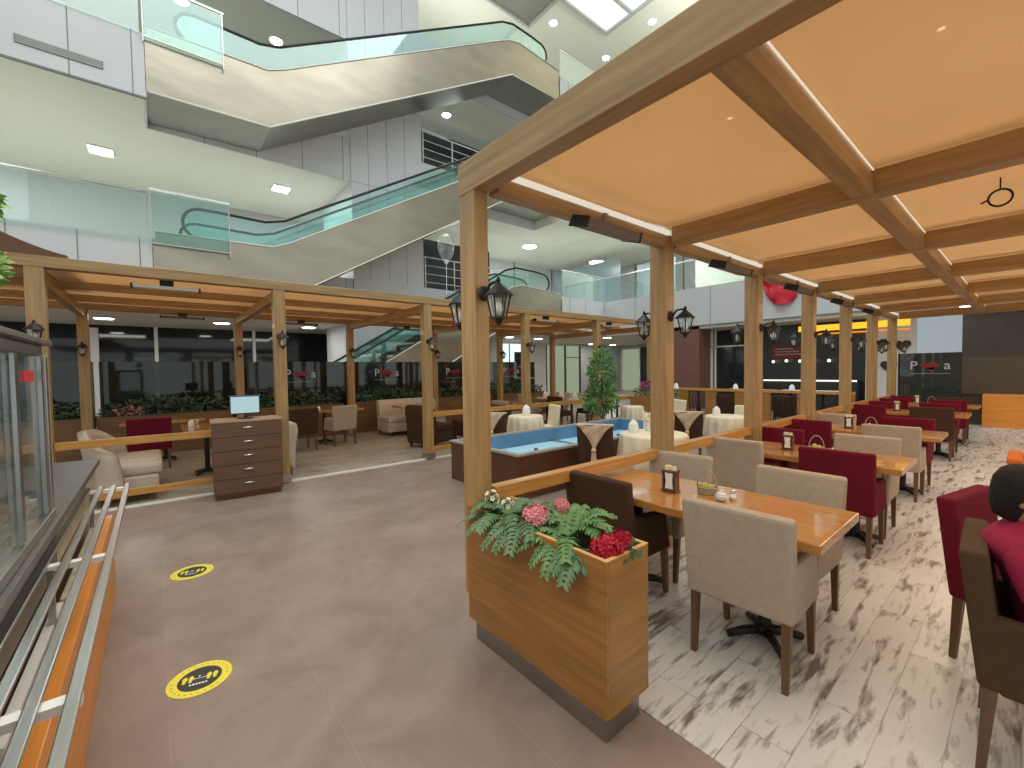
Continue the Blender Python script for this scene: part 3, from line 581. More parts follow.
# ================================================================ PLANTER with flowers
t=thing('planter_box','front oak planter box with steel plinth at the pergola corner','planter',(-2.12,1.40,0))
MB().box(0.03,.99,.03,.27,0,.13).build('plinth','plinth',t)
MB().box(-.0,1.02,0,.018,.13,.80).box(0,1.02,.282,.30,.13,.80).box(0,.02,.018,.282,.13,.80).box(.02,1.0,.018,.282,.13,.15).build('box','planter',t); MB().box(1.0,1.021,.018,.282,.13,.80).build('end_panel','plantery',t)
e=MB().box(.165,1.021,-.001,.019,.80,.804).box(.0,1.021,.281,.301,.80,.804).box(1.0,1.021,.019,.281,.80,.804); e.build('edge_band','planteredge',t)
MB().box(.17,1.0,.018,.282,.15,.74).build('soil','soil',t)
def frond(mb,root,ang,length,rise,droop,nleaf=13,lw=.062,wid=.015):
    droop*=.66; root=Vector(root); d=Vector((math.cos(ang),math.sin(ang),0)); side=Vector((-math.sin(ang),math.cos(ang),0)); pts=[]
    for i in range(nleaf+1):
        s=i/nleaf; pts.append(root+d*length*s+Vector((0,0,rise*math.sin(PI*min(1,s*1.1)*.6)-droop*s*s)))
    mb.tube(pts,[.0028*(1-.7*i/nleaf) for i in range(nleaf+1)],4)
    for i in range(1,nleaf+1):
        s=i/nleaf; L=lw*(.55+.8*math.sin(PI*(s*.75+.12)))*(1-.35*s); tng=(pts[i]-pts[i-1]).normalized()
        for sg in (-1,1):
            out=(side*sg+tng*.55+Vector((0,0,.12*random.uniform(-1,1.3)))).normalized(); w=tng*wid; p=pts[i]
            tip=p+out*L-Vector((0,0,L*.25)); mid=p+out*L*.5+Vector((0,0,.004))
            mb.add([p-w*.4,mid-w,tip,mid+w,p+w*.4],[(0,1,4),(1,3,4),(1,2,3)],False)
def fern(lb,x,y,z,fr,m='leaf2',**k):
    t=thing('fern',lb,'plant',(x,y,z)); b=MB()
    for (a,l,ri,dr) in fr: frond(b,(0,0,0),R(a),l,ri,dr,**k)
    b.build('fronds',m,t); MB().tube([(0,0,-.05),(0,0,.01)],.012,6).build('crown','leafd',t); return t
fern('grey-green fern beside the post at the left end of the planter',-1.88,1.50,.76,[(180,.20,.07,.06),(215,.28,.06,.16),(250,.22,.05,.14),(280,.22,.08,.12),(330,.26,.10,.10),(20,.20,.09,.06),(80,.18,.1,.05),(130,.18,.08,.05),(235,.18,.12,.08)])
fern('large fern spreading over the middle of the planter front',-1.72,1.50,.77,[(230,.22,.06,.16),(255,.24,.06,.20),(275,.22,.05,.18),(300,.24,.07,.18),(0,.22,.12,.05),(50,.2,.12,.04),(100,.18,.10,.04),(190,.22,.10,.08),(325,.24,.1,.12)])
fern('dark fern between the pink and red flowers',-1.42,1.52,.77,[(200,.26,.08,.14),(225,.27,.05,.18),(250,.20,.05,.20),(280,.20,.05,.22),(310,.22,.08,.12),(20,.2,.13,.04),(60,.22,.14,.04),(110,.2,.14,.05),(150,.22,.12,.06),(0,.2,.12,.08)],m='leaf')
fern('small fern drooping over the planter edge below the red flowers',-1.30,1.49,.765,[(258,.17,.06,.17),(282,.18,.05,.20),(305,.13,.05,.12),(235,.15,.05,.15)],m='leaf2',lw=.066)
fern('sprig of dark leaves at the right end of the planter',-1.20,1.56,.76,[(30,.12,.05,.03),(80,.12,.07,.03),(130,.14,.07,.03),(350,.1,.04,.03)],m='leafd')
def flowers(lb,x,y,z,m,rad,n=70,pr=.017,stem='leafd',flat=.75):
    t=thing('flower_cluster',lb,'flowers',(x,y,z)); b=MB()
    for i in range(n):
        a=i*2.39996; ph=math.acos(1-1.35*(i+.5)/n); d=Vector((math.sin(ph)*math.cos(a),math.sin(ph)*math.sin(a),math.cos(ph)*flat)); c=d*rad*random.uniform(.62,1.14)
        dn=d.normalized(); s1=dn.orthogonal().normalized(); s1.rotate(Matrix.Rotation(random.random()*6,3,dn)); s2=dn.cross(s1)
        for k in range(5):
            q=2*PI*k/5; e=s1*math.cos(q)+s2*math.sin(q); g=s1*math.cos(q+.5)+s2*math.sin(q+.5); h=s1*math.cos(q-.5)+s2*math.sin(q-.5)
            b.add([c,c+g*pr*.8+dn*pr*.3,c+e*pr*1.15+dn*pr*.1,c+h*pr*.8+dn*pr*.3],[(0,1,2,3)])
    b.build('petals',m,t); MB().tube([(0,0,-rad*1.2-.04),(0,0,0)],.008,6).ball((0,0,0),rad*.52,8).build('stem',stem,t); return t
flowers('pink hydrangea bloom in the middle of the planter',-1.60,1.47,.85,'pink',.066,95,.021)
flowers('smaller pink bloom behind the pink hydrangea',-1.54,1.60,.89,'pink',.036,40,.019)
flowers('red flower cluster at the right end of the planter',-1.18,1.50,.805,'redp',.066,85,.024)
flowers('smaller red bloom above the red cluster',-1.155,1.57,.84,'redp',.038,36,.022)
flowers('white blossom sprig near the front post',-1.93,1.44,.87,'whitep',.046,11,.016,flat=1.2); flowers('cream blossom left in the planter near the post',-1.82,1.46,.86,'whitep',.036,8,.015,flat=1.2)
# ================================================================ FOUNTAIN / POOL
t=thing('pool_box','walnut-clad rectangular pool with blue lining and grey rim','pool',(-5.45,3.33,0)); W,D,H=1.52,4.05,.57
MB().box(0,.04,0,D,0,H-.025).box(W-.04,W,0,D,0,H-.025).box(.04,W-.04,0,.04,0,H-.025).box(.04,W-.04,D-.04,D,0,H-.025).build('cladding','walnut',t)
MB().box(-.02,.07,-.02,D+.02,H-.025,H).box(W-.07,W+.02,-.02,D+.02,H-.025,H).box(.07,W-.07,-.02,.07,H-.025,H).box(.07,W-.07,D-.07,D+.02,H-.025,H).build('rim','stone',t)
MB().box(.04,.07,.04,D-.04,.03,H-.026).box(W-.07,W-.04,.04,D-.04,.03,H-.026).box(.07,W-.07,.04,.07,.03,H-.026).box(.07,W-.07,D-.07,D-.04,.03,H-.026).box(.07,W-.07,.07,D-.07,0,.03).build('lining','poolblue',t)
MB().box(.07,W-.07,.07,D-.07,.03,.33).build('water','water',t)
MB().box(.07,W-.07,2.0,2.03,.3,.36).build('divider','steel',t)
for y in (1.0,3.0): MB().tube([(W/2,y,.33),(W/2,y,.42)],.03,10).build('water_jet','dark',t)
# tall plant
def leafball(mb,c,rx,ry,rz,n,ls,lw=.3):
    for i in range(n):
        while 1:
            p=Vector((random.uniform(-1,1),random.uniform(-1,1),random.uniform(-1,1)))
            if .25<p.length<1: break
        q=Vector((c[0]+p.x*rx,c[1]+p.y*ry,c[2]+p.z*rz)); d=(p.normalized()+Vector((random.uniform(-.7,.7),random.uniform(-.7,.7),random.uniform(-.8,.4)))).normalized()
        s=d.orthogonal().normalized(); s.rotate(Matrix.Rotation(random.random()*6,3,d)); L=ls*random.uniform(.7,1.3)
        mb.add([q,q+d*L*.5+s*L*lw/2,q+d*L,q+d*L*.5-s*L*lw/2],[(0,1,2,3)])
t=thing('potted_plant','tall leafy potted plant beyond the blue pool','plant',(-5.78,7.25,0)); b=MB(); b2=MB()
leafball(b,(0,0,1.45),.26,.26,.55,1100,.10); leafball(b,(-.05,.0,.95),.36,.34,.32,700,.11); leafball(b2,(.03,-.05,1.5),.27,.27,.5,420,.10)
b.build('foliage','leaf',t); b2.build('light_leaves','leafl',t)
MB().lathe([(.14,0),(.19,.32),(.2,.36),(.17,.36),(.16,.3)],n=18).build('pot','walnut',t); MB().tube([(0,0,.3),(.02,0,.9),(-.02,.02,1.6)],.018,6).tube([(.03,0,.3),(.08,.03,.9),(.1,.05,1.4)],.014,6).build('stem','legwood',t)
# ================================================================ CLOTH TABLES & SASH CHAIRS
def cloth_table(lb,x,y,rad,h=.76,over=.0):
    t=thing('round_table','round table under a %s'%lb,'table',(x,y,0)); MB().cyl((0,0,h-.03),rad-.012,.025,28).build('tabletop','walnut',t); MB().cyl((0,0,0.02),.04,h-.05,12).build('pedestal','blackm',t); MB().cyl((0,0,0),.2,.02,20).build('base','blackm',t)
    b=MB(); n=64; prof=[(0.01,h+.004),(rad*.6,h+.004),(rad,h+.002),(rad+.012,h-.02),(rad+.02,h-.12),(rad+.03,h-.3),(rad+.04,h-.5)]; P=[]
    for k in range(n+1):
        a=2*PI*k/n; row=[]
        for i,(r_,z) in enumerate(prof):
            w=max(0,i-3)*.016*math.cos(a*13); row.append(((r_+w)*math.cos(a),(r_+w)*math.sin(a),z))
        P.append(row)
    c=b.grid(P).build('tablecloth','cream',solid=.003); c.location=(x,y,0); tag(c,lb,'tablecloth'); return t
def napkins(lb,loc,s=1):
    o=MB().lathe([(.055*s,0),(.06*s,.05*s),(.052*s,.10*s),(.028*s,.13*s),(.01,.145*s)],n=7,smooth=False).build('folded_napkin','paper'); o.location=loc; return tag(o,lb,'napkin')
def sash_chair(lb,m,x,y,rz):
    t=chair(lb,m,(x,y,0),rz,arms=False,w=.44); t.name='sash_chair'
    # triangular satin sash over the back, tied in the middle with a hanging tail
    P=[]
    for i in range(13):
        a=i/12; u=-1+2*a; row=[]
        for j in range(7):
            b=j/6; zz=.885-b*(.34-.26*abs(u)); xx=u*(.235*(1-.55*b*(1-abs(u)*.3))); row.append((xx,-.285-.012*math.sin(j*1.3+i)+.01*b,zz))
        P.append(row)
    MB().grid(P).build('sash','sash',t,solid=.006); MB().ball((0,-.30,.56),.035,10).build('knot','sash',t)
    MB().hexa([(-.075,-.31,.12),(.075,-.31,.12),(.078,-.28,.12),(-.078,-.28,.12),(-.025,-.31,.55),(.025,-.31,.55),(.025,-.28,.55),(-.025,-.28,.55)]).build('sash_tail','sash',t,bevel=.008); 
    MB().box(-.235,.235,-.29,-.17,.872,.887).build('sash_top','sash',t,bevel=.006); return t
cloth_table('cream tablecloth left of the blue pool, near the far post',-5.85,5.15,.30); cloth_table('cream tablecloth between the pool and the second post',-3.06,4.86,.40); cloth_table('cream tablecloth on the round table right of the second post',-3.3,7.45,.32); cloth_table('cream tablecloth on the far table beyond the tall plant',-5.55,8.0,.22)
napkins('white folded napkin on the round table left of the pool',(-5.86,5.18,.766),1.3); napkins('white folded napkin on the large round table',(-3.26,4.72,.766),1.15); napkins('white folded napkin on the table right of the second post',(-3.42,7.35,.766),1.1)
sash_chair('dark chair with beige satin sash beside the pool end, near the second post','brown',-3.66,4.50,.5)
sash_chair('dark chair with beige satin sash just right of the front post','brown',-5.85,4.50,.6)
sash_chair('dark chair with beige satin sash right of the second post','brown',-3.62,6.77,.45)
place('cream','cream covered chair behind the round table left of the pool',-6.2,5.95,PI-.4,False,.44); place('cream','cream covered chair right of the tall plant',-5.1,8.75,PI-.5,False,.44); place('cream','cream covered chair behind the round table right of the second post',-3.3,8.1,PI,False,.44); place('cream','cream covered chair between the large round table and the second post',-3.6,5.75,PI+.3,False,.44)
t=thing('flower_vase','white vase with cream flowers beside the large round table napkin','vase',(-3.22,4.98,.766)); MB().lathe([(.025,0),(.035,.03),(.02,.1),(.03,.12)],n=14).build('vase','ceramic',t); b=MB(); leafball(b,(0,0,.18),.06,.06,.06,60,.04,.8); b.build('blooms','whitep',t)
# baluster fences
def fence(lb,x0,x1,y,z1=1.08,solidx=None,yy=None,zb=.0):
    t=thing('baluster_fence',lb,'fence',(x0,y,0)); w=x1-x0
    MB().box(0,w,-.05,.05,z1-.06,z1).build('top_rail','rail',t); MB().box(0,w,-.04,.04,.25,.33).build('bottom_rail','rail',t)
    n=max(2,round(w/1.0))
    for i in range(n+1): x=w*i/n; MB().box(x-.12*(0<i<n)-.0*(i==0)-(.24 if i==n else 0),x+.12*(0<i<n)+(.24 if i==0 else 0),-.035,.035,0,z1-.06).build('panel_post','planter',t)
    for i in range(n):
        m=4
        for k in range(m): x=w*i/n+.24+(w/n-.48)*(k+.5)/m; MB().tube([(x,0,.33),(x+.02,0,.5),(x-.02,0,.75),(x,0,z1-.06)],.014,6).build('baluster','blackm',t)
    return t
fence('wooden fence with dark balusters right of the second post',-5.9,-4.25,10.6,1.06); fence('wooden fence with dark balusters between the third and fourth posts',-4.1,-2.3,11.0,1.04)
for i,(x,y,h) in enumerate(((-6.6,12.3,.95),(-4.9,12.4,.95),(-3.6,12.6,.95))):
    w=1.3; o=table('dark table behind the baluster fence, %s'%('leftmost','middle','rightmost')[i],x,y,w,.7,h,'walnutx',0); c=MB().box(-.62,.62,-.33,.33,0,.01).build('table_runner','paper'); c.location=(x,y,h+.001); tag(c,'white runner on the %s table behind the fence'%('leftmost','middle','rightmost')[i],'table runner')
    napkins('white folded napkin on the %s table behind the fence'%('leftmost','middle','rightmost')[i],(x-.3,y-.1,h+.012),1.1)
    place('brown','dark chair at the %s table behind the fence'%('leftmost','middle','rightmost')[i],x-.2,y-.75,0,False,.44)
# shelf lights and items in the far shop
t=thing('shop_counter','dark shop counter with lit shelf in the far shop','counter',(-4.9,17.2,0)); MB().box(-1.3,1.4,-.25,.25,0,1.1).build('body','shop',t); MB().box(-1.3,1.4,-.26,-.24,1.06,1.11).build('lit_edge','ledw',t)
for i in range(6):
    o=MB().ball((0,0,0),.055,10).build('hanging_lamp','lamp' if False else 'ledw'); o.location=(-6.0+i*.42,17.3,1.75+.02*(i%2)); tag(o,'small round light hanging in the dark far shop','lamp','row of small round lights in the far shop')
t=thing('menu_board','dark menu board with pale writing in the far shop','board',(-5.55,17.48,2.1)); MB().box(-.55,.55,-.02,.02,-.22,.2).build('board','redprint',t); g=MB()
for k in range(3): g.box(-.45,.4-.1*k,-.03,-.021,-.12+.1*k,-.08+.1*k)
g.build('writing','stone',t)
# wall decor on the white wall at the right end
for i,(x,z,s) in enumerate(((-3.0,2.2,.22),(-2.75,1.55,.2),(-2.45,2.15,.2),(-2.3,1.6,.2))):
    p=[]
    for k in range(24):
        a=2*PI*k/24; p.append((s*.062*16*math.sin(a)**3,s*.062*(13*math.cos(a)-5*math.cos(2*a)-2*math.cos(3*a)-math.cos(4*a))))
    o=MB().prism(p,'y',-.02,.0).build('wall_decoration','dark' if i!=3 else 'redprint'); o.location=(x,16.98,z); tag(o,'%s heart-shaped decoration on the white shop wall, %s'%('red' if i==3 else 'dark',('upper left','lower left','upper right','lower right')[i]),'wall decoration')
# ================================================================ CHEST + MONITOR
t=thing('chest_of_drawers','brown chest with five drawers in front of the second left post','chest',(-6.43,.90,0),R(-4)+0)
MB().box(-.42,.0,-.385,.385,.06,.975).build('carcass','chest',t,bevel=.003); MB().box(-.40,-.02,-.36,.36,0,.06).build('plinth','walnut',t); MB().box(-.44,.02,-.40,.40,.975,1.0).build('top','chesttop',t,bevel=.003)
for k in range(5):
    z0=.085+k*.178; d=MB().box(0,.018,-.38,.38,z0,z0+.170).build('drawer','chest',t,bevel=.002); h=MB().tube([(.03,-.055,z0+.11),(.03,.055,z0+.11)],.009,8).bar((.015,-.05,z0+.11),(.03,-.05,z0+.11),.008).bar((.015,.05,z0+.11),(.03,.05,z0+.11),.008).build('handle','chrome',d)
t=thing('monitor','small flat monitor with pale blue screen on the chest','monitor',(-6.62,.90,1.0),R(-4)); t.scale=(.88,.88,.9)
MB().cyl((0,0,0),.11,.015,20).tube([(0,0,.01),(-.02,0,.1)],.02,8).build('stand','dark',t); MB().box(-.02,.012,-.195,.195,.065,.335).build('case','dark',t,bevel=.004); MB().box(.012,.016,-.18,.18,.085,.322).build('screen','screen',t); MB().box(-.03,.02,-.205,.205,.335,.341).build('top_lip','grey',t)
# ================================================================ LEFT BAY FURNITURE
def sofa(lb,loc,rz,w,m='satin',bh=.82):
    t=thing('bench_sofa',lb,'sofa',loc,rz); n=14    # faces local +y, width along x
    prof=[(-.34,.08),(-.36,.45),(-.40,bh-.12),(-.38,bh),(-.28,bh+.01),(-.20,bh-.10),(-.16,.45),(-.16,.30)]
    MB().prism(prof,'x',-w/2,w/2).build('backrest',m,t,bevel=.03)
    MB().box(-w/2,w/2,-.2,.36,.10,.34).build('base',m,t,bevel=.02)
    for k in range(2): MB().box(-w/2+k*w/2+.004,-w/2+(k+1)*w/2-.004,-.17,.37,.34,.47).build('seat_cushion',m,t,bevel=.035)
    for sx in (-1,1):
        for y in (-.28,.3): MB().box(sx*(w/2-.06)-.025,sx*(w/2-.06)+.025,y-.025,y+.025,0,.11).build('foot','legwood',t)
    return t
# curved-back sofa on the far left
t=thing('curved_sofa','beige sofa with rounded winged back behind the left rail','sofa',(-7.75,-.58,ZF)); P=[]
for i in range(17):
    a=i/16; th_=PI*1.0*a; top=.62+.26*math.sin(th_)**.8; row=[]
    cx=-.72*math.cos(th_)*1.0; cy=-.34*math.sin(th_)**.6
    for j in range(7):
        b=j/6; z=.10+(top-.10)*b; flare=.05*b*b; row.append((cx*(1+flare),cy-flare*1.2+.25,z))
    P.append(row)
MB().grid(P).build('winged_back','satin',t,solid=.10); MB().box(-.66,.66,.0,.58,.10,.33).build('base','satin',t,bevel=.03)
for k in range(2): MB().box(-.65+k*.652,-.65+(k+1)*.652-.01,.0,.62,.33,.47).build('seat_cushion','satin',t,bevel=.045)
for sx in (-.6,.6):
    for y in (.05,.52): MB().box(sx-.025,sx+.025,y-.025,y+.025,0,.10).build('foot','legwood',t)
sofa('beige sofa seen end-on behind the second left post',(-7.85,1.27,ZF),PI,1.35)
table('wooden table between the two beige sofas',-8.4,.60,1.15,.62)
place('red','wine red chair behind the beige curved sofa',-9.5,-.10,PI/2,True,.56)
table('wooden table behind the wine red chair in the left bay',-10.2,.1,.6,1.2)
for i,(x,y) in enumerate(((-8.05,.45),(-8.05,.72))):
    o=MB().lathe([(.03,0),(.034,.0),(.034,.15),(.03,.15),(.03,.01)],n=14).build('tall_glass','clear'); o.location=(x,y,.761); tag(o,'tall clear glass on the left bay table, %s'%('nearer the sofa' if i==0 else 'nearer the chest'),'glass')
napkins('white napkin on the table between the beige sofas',(-8.6,.42,.761),.7)
place('brown','dark brown armchair left of the beige chair in the open bay',-9.45,2.22,PI/2+.1,True,.56); place('beige','beige armchair with its back to the aisle in the open bay',-9.62,3.08,PI/2+.15)
table('wooden table in the open bay behind the beige chair',-10.15,2.9,.6,1.6)
napkins('white napkin on the open bay table',(-10.0,2.75,.761),.6)
sofa('dark brown bench sofa end beside the third left post',(-8.1,4.45,ZF),.3,.7,'brown',.88)
sofa('long beige bench sofa against the back of the third bay',(-10.25,5.1,ZF),-PI/2,1.6,'satin',.86)
place('satin','rounded beige chair between the dark sofa and the beige bench',-9.35,4.9,PI/2,False,.5)
table('wooden table in front of the beige bench',-9.75,4.95,.55,1.0)
place('beige','beige armchair behind the third bay rail',-7.9,6.4,0); place('red','wine red armchair behind the third bay rail, beside the beige one',-9.1,6.5,0); table('wooden table behind the third bay rail',-8.4,6.95,1.5,.7)
sofa('dark brown sofa behind the third bay rail',(-7.9,5.6,ZF),PI,1.3,'brown',.8)
for i,(x,y) in enumerate(((-8.0,8.3),(-9.2,8.3),(-8.0,9.4),(-9.2,9.4),(-8.3,10.4))):
    place('beige' if i%2 else 'brown','%s chair in the far bays behind the fourth post, %s'%('beige' if i%2 else 'dark brown',('front left','front right','rear left','rear right','rearmost')[i]),x,y,PI if i>1 else 0,False,.5)
for i,y in enumerate((8.85,10.9)): table('wooden table in the far bays, %s'%('nearer' if i==0 else 'farther'),-8.6,y,1.8,.7); 
for i,(x,y) in enumerate(((-7.9,8.75),(-8.5,8.85),(-9.1,8.8),(-8.2,10.8))): napkins('white folded napkin on the far bay tables, %s'%('first from the rail','second from the rail','third from the rail','on the farther table')[i],(x,y,.761),1.3)
# back planters with foliage
def back_planter(lb,y0,y1,x=-11.3,fl=None):
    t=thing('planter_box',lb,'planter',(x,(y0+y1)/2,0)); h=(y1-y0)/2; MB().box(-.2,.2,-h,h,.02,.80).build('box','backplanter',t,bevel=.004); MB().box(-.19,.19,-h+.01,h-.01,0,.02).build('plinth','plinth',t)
    MB().box(-.17,.17,-h+.03,h-.03,.80,.805).build('soil','soil',t); b=MB(); leafball(b,(0,0,.92),.24,h,.17,int(420*h),.11,.35); b.build('foliage','leafd',t)
    b=MB(); leafball(b,(0.05,0,.93),.22,h,.16,int(110*h),.09,.35); b.build('light_leaves','leaf2',t)
    if fl: b=MB(); leafball(b,(.12,-h*.6,.9),.1,.25,.07,90,.05,.8); b.build('blooms',fl,t)
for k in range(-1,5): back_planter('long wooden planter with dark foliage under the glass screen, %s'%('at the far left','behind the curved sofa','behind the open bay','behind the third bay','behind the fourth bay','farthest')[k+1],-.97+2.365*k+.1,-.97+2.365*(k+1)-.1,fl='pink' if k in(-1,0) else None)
t=thing('planter_box','wooden planter with purple flowers right of the tall plant','planter',(-6.2,9.9,0)); MB().box(-.6,.6,-.2,.2,0,.85).build('box','planter',t,bevel=.004); b=MB(); leafball(b,(0,0,.97),.6,.2,.18,300,.12); b.build('foliage','leaf',t); b=MB(); leafball(b,(-.1,-.1,1.12),.22,.12,.12,160,.06,.8); b.build('blooms','purplep',t)
# ================================================================ COUNTER, TRAY RAIL, DISPLAY CASE
t=thing('serving_counter','serving counter with orange wood front and beige stone band at far left','counter',(0,0,0))
MB().box(-4.35,1.5,-.315,-.275,.0,.56).build('front_panel','orangewood',t,bevel=.004); MB().box(-4.35,1.5,-.46,-.31,.50,.54).build('shelf','walnutx',t)
MB().box(-4.7,-.5,-1.2,-.48,.0,.70).build('body','walnutx',t)
MB().box(-4.65,-2.93,-1.1,-.385,.70,.90).build('stone_face','marble',t); MB().box(-4.70,1.5,-1.15,-.36,.90,.94).build('dark_top','ctop',t,bevel=.004); MB().box(-2.93,1.5,-1.1,-.385,.70,.90).build('dark_face','ctop',t)
MB().box(-4.1,-2.75,-.36,-.33,.541,.60).build('stone_curb','marble',t); MB().box(-2.72,-1.75,-.375,-.345,.541,.60).build('white_ledge','bracket',t)
t=thing('tray_rail','steel tray slide rail with flat bars along the serving counter','tray rail',(-2,-.25,.85))
for k,y in enumerate((.078,.008,-.055,-.118)): 
    x0=-2.0; MB().box(x0,3.2,y-.014,y+.014,-.012,0).build('bar','steel',t,bevel=.003)
for x in (-1.95,-.52,.55,1.7): MB().bar((x,.09,-.028),(x,-.17,-.028),.04,.022).build('crossbar','bracket',t)
for x in (-1.93,-.50,.57,1.72): MB().bar((x,-.10,-.03),(x,-.10,-.35),.02,.02).build('bracket','steel',t)
t=thing('display_case','stainless refrigerated display case with glass doors at the left edge','display case',(-2.93,-.40,.94)); t.scale=(1,1,.775)
# x to the right (towards camera) from 0 to 2.6; front at y=0
MB().box(0,2.6,-.72,0,.97,1.03).build('roof','steel',t,bevel=.006); MB().box(-.02,2.62,-.74,.03,1.03,1.06).build('top_slab','ctop',t,bevel=.004)
MB().box(0,2.6,-.72,.02,0,.05).build('base','steel',t,bevel=.006); MB().box(.0,2.6,-.72,-.70,.05,.97).build('back_panel','dark',t)
for x in (0,1.28,2.55): MB().box(x,x+.045,-.03,.015,.05,.97).build('frame_post','steel',t,bevel=.004)
MB().box(.0,.03,-.72,-.68,.05,.97).build('frame_post','steel',t)
MB().box(.045,1.28,-.012,-.004,.05,.97).build('glass_pane','clear',t); MB().box(1.325,2.55,-.012,-.004,.05,.97).build('glass_pane','clear',t); MB().box(.004,.012,-.68,-.03,.05,.97).build('glass_pane','clear',t)
MB().box(.10,.135,.0,.012,.06,.96).build('door_stile','steel',t); MB().box(.55,.60,.0,.012,.06,.96).build('door_stile','steel',t)
for z in (.35,.65): MB().box(.04,2.55,-.66,-.1,z,z+.008).build('shelf','clear',t)
MB().box(.22,.40,-.003,.002,.82,.88).build('red_sticker','sticker',t)
# topiary on case
t=thing('topiary','two-ball boxwood topiary in a white pot on the display case','plant',(-2.19,-.46,1.762)); MB().lathe([(.05,0),(.065,.10),(.06,.10)],n=16).build('pot','ceramic',t); b=MB()
leafball(b,(0,0,.20),.085,.085,.085,500,.025,.6); leafball(b,(0,0,.42),.085,.085,.085,500,.025,.6); b.build('foliage','leafl',t); MB().tube([(0,0,.08),(0,0,.44)],.008,6).build('stem','legwood',t); MB().box(.04,.07,-.03,.03,.03,.08).build('red_tag','sticker',t)
MB().ball((0,0,.2),.07,10).ball((0,0,.42),.07,10).build('inner_foliage','leaf',t)
# ================================================================ FLOOR DECALS
def decal(lb,x,y,rz):
    t=thing('floor_sticker',lb,'sticker',(x,y,.001),rz); t.scale=(.86,.86,1); n=40
    MB().lathe([(.165,0),(.165,.001)],n=n,smooth=False).build('yellow_disc','yel',t); MB().lathe([(.112,.001),(.112,.0022)],n=n,smooth=False).build('black_disc','blk',t)
    for s in (-1,1):
        for dx in (-.016,.016): MB().lathe([(.013,.0022),(.013,.0032)],(s*.062+dx,.012,0),12,False,1,1.9).lathe([(.010,.0022),(.010,.0032)],(s*.062+dx,-.018,0),12,False).build('footprint','yel',t)
    w=MB().box(-.03,.03,.0,.004,.0022,.003)
    for s in (-1,1): w.add([(s*.036,.002,.003),(s*.026,.009,.003),(s*.026,-.005,.003)],[(0,1,2)])
    w.box(-.010,-.003,.015,.030,.0022,.003); 
    for k in range(6): w.box(-.045+k*.016,-.034+k*.016,-.058,-.044,.0022,.003)
    w.build('white_print','wht',t); d=MB()
    for k in range(26):
        a=2*PI*k/26; 
        if k%13<11: d.box(.139*math.cos(a)-.005,.139*math.cos(a)+.005,.139*math.sin(a)-.005,.139*math.sin(a)+.005,.001,.0016)
    d.build('rim_lettering','blk' if False else 'wicker',t)
decal('yellow and black distance sticker on the floor, nearer one',-2.76,.13,R(75)); decal('yellow and black distance sticker on the floor, farther one',-4.30,.18,R(75))
# balloon
t=thing('balloon','clear balloon floating left of the front post','balloon',(-2.95,1.79,2.55)); MB().lathe([(.004,-.12),(.02,-.10),(.055,-.04),(.066,.03),(.056,.085),(.028,.115),(.003,.125)],n=20).build('balloon_skin',glass('balloon film',(.98,.98,.98),.18),t); MB().lathe([(.010,-.135),(.003,-.12)],n=8).build('knot','clear',t); MB().tube([(0,0,-.13),(.03,-.02,-.36),(.55,-.24,-.42)],.002,4).build('string','paper',t)
# ================================================================ PERSON
t=thing('person','person with short black hair in a magenta shirt seated with back to the aisle','person',(.05,2.70,0))
sk=bpy.data.meshes.new('body'); V=[(0.06,0,.50),(0.04,0,.66),(-.03,0,.82),(-.05,0,.885),(-.05,0,.95),(-.045,0,1.0),
 (-.03,.16,.84),(.04,.23,.66),(.26,.20,.72),(.40,.15,.775), (-.03,-.16,.84),(.04,-.23,.66),(.26,-.20,.72),(.40,-.15,.775),
 (.09,.09,.50),(.42,.11,.50),(.44,.11,.12),(.52,.12,.05),(.09,-.09,.50),(.42,-.11,.50),(.44,-.11,.12),(.52,-.12,.05)]
E_=[(0,1),(1,2),(2,3),(3,4),(4,5),(2,6),(6,7),(7,8),(8,9),(2,10),(10,11),(11,12),(12,13),(0,14),(14,15),(15,16),(16,17),(0,18),(18,19),(19,20),(20,21)]
RR=[(.12,.15),(.11,.14),(.10,.145),(.07,.09),(.05,.05),(.05,.05),(.062,.062),(.045,.045),(.035,.035),(.027,.027),(.062,.062),(.045,.045),(.035,.035),(.027,.027),(.09,.09),(.062,.062),(.04,.04),(.035,.035),(.09,.09),(.062,.062),(.04,.04),(.035,.035)]
sk.from_pydata(V,E_,[]); body=bpy.data.objects.new('body',sk); C.objects.link(body); body.parent=t
mod=body.modifiers.new('skin','SKIN'); 
for i,v in enumerate(sk.skin_vertices[0].data): v.radius=RR[i]; v.use_root=(i==0)
body.modifiers.new('ss','SUBSURF').render_levels=2; sk.materials.append(M['skin'])
# head with face looking +x and down
hd=MB(); n=20; P=[]; prof=[(-.125,.015),(-.115,.045),(-.09,.062),(-.05,.074),(0,.082),(.04,.084),(.08,.072),(.105,.05),(.12,.02)]
for (z,r_) in prof:
    row=[]
    for k in range(n+1):
        a=2*PI*k/n; ex=1.0+(.12 if z<.06 else .05)*(math.cos(a)>0)*math.cos(a); x=r_*1.15*math.cos(a)*ex; y=r_*.92*math.sin(a)
        if z<-.04 and math.cos(a)<0: x*=.7
        row.append((x,y,z))
    P.append(row)
hd.grid(P).add([(.085,-.012,.0),(.085,.012,.0),(.112,0,-.028),(.085,0,.03)],[(0,1,2),(0,2,3),(1,3,2)],True)
for s in (-1,1): hd.ball((.0,s*.078,-.012),.022,8,.7,.3,1.4)
hp=Matrix.Translation((-.056,0,1.06))@Matrix.Rotation(R(14),4,'Y')
hd.v=[tuple(hp@Vector(v)) for v in hd.v]; o=hd.build('head','skin',t)
b=MB()
for s in (-1,1): b.ball((.084,s*.03,.012),.009,8)
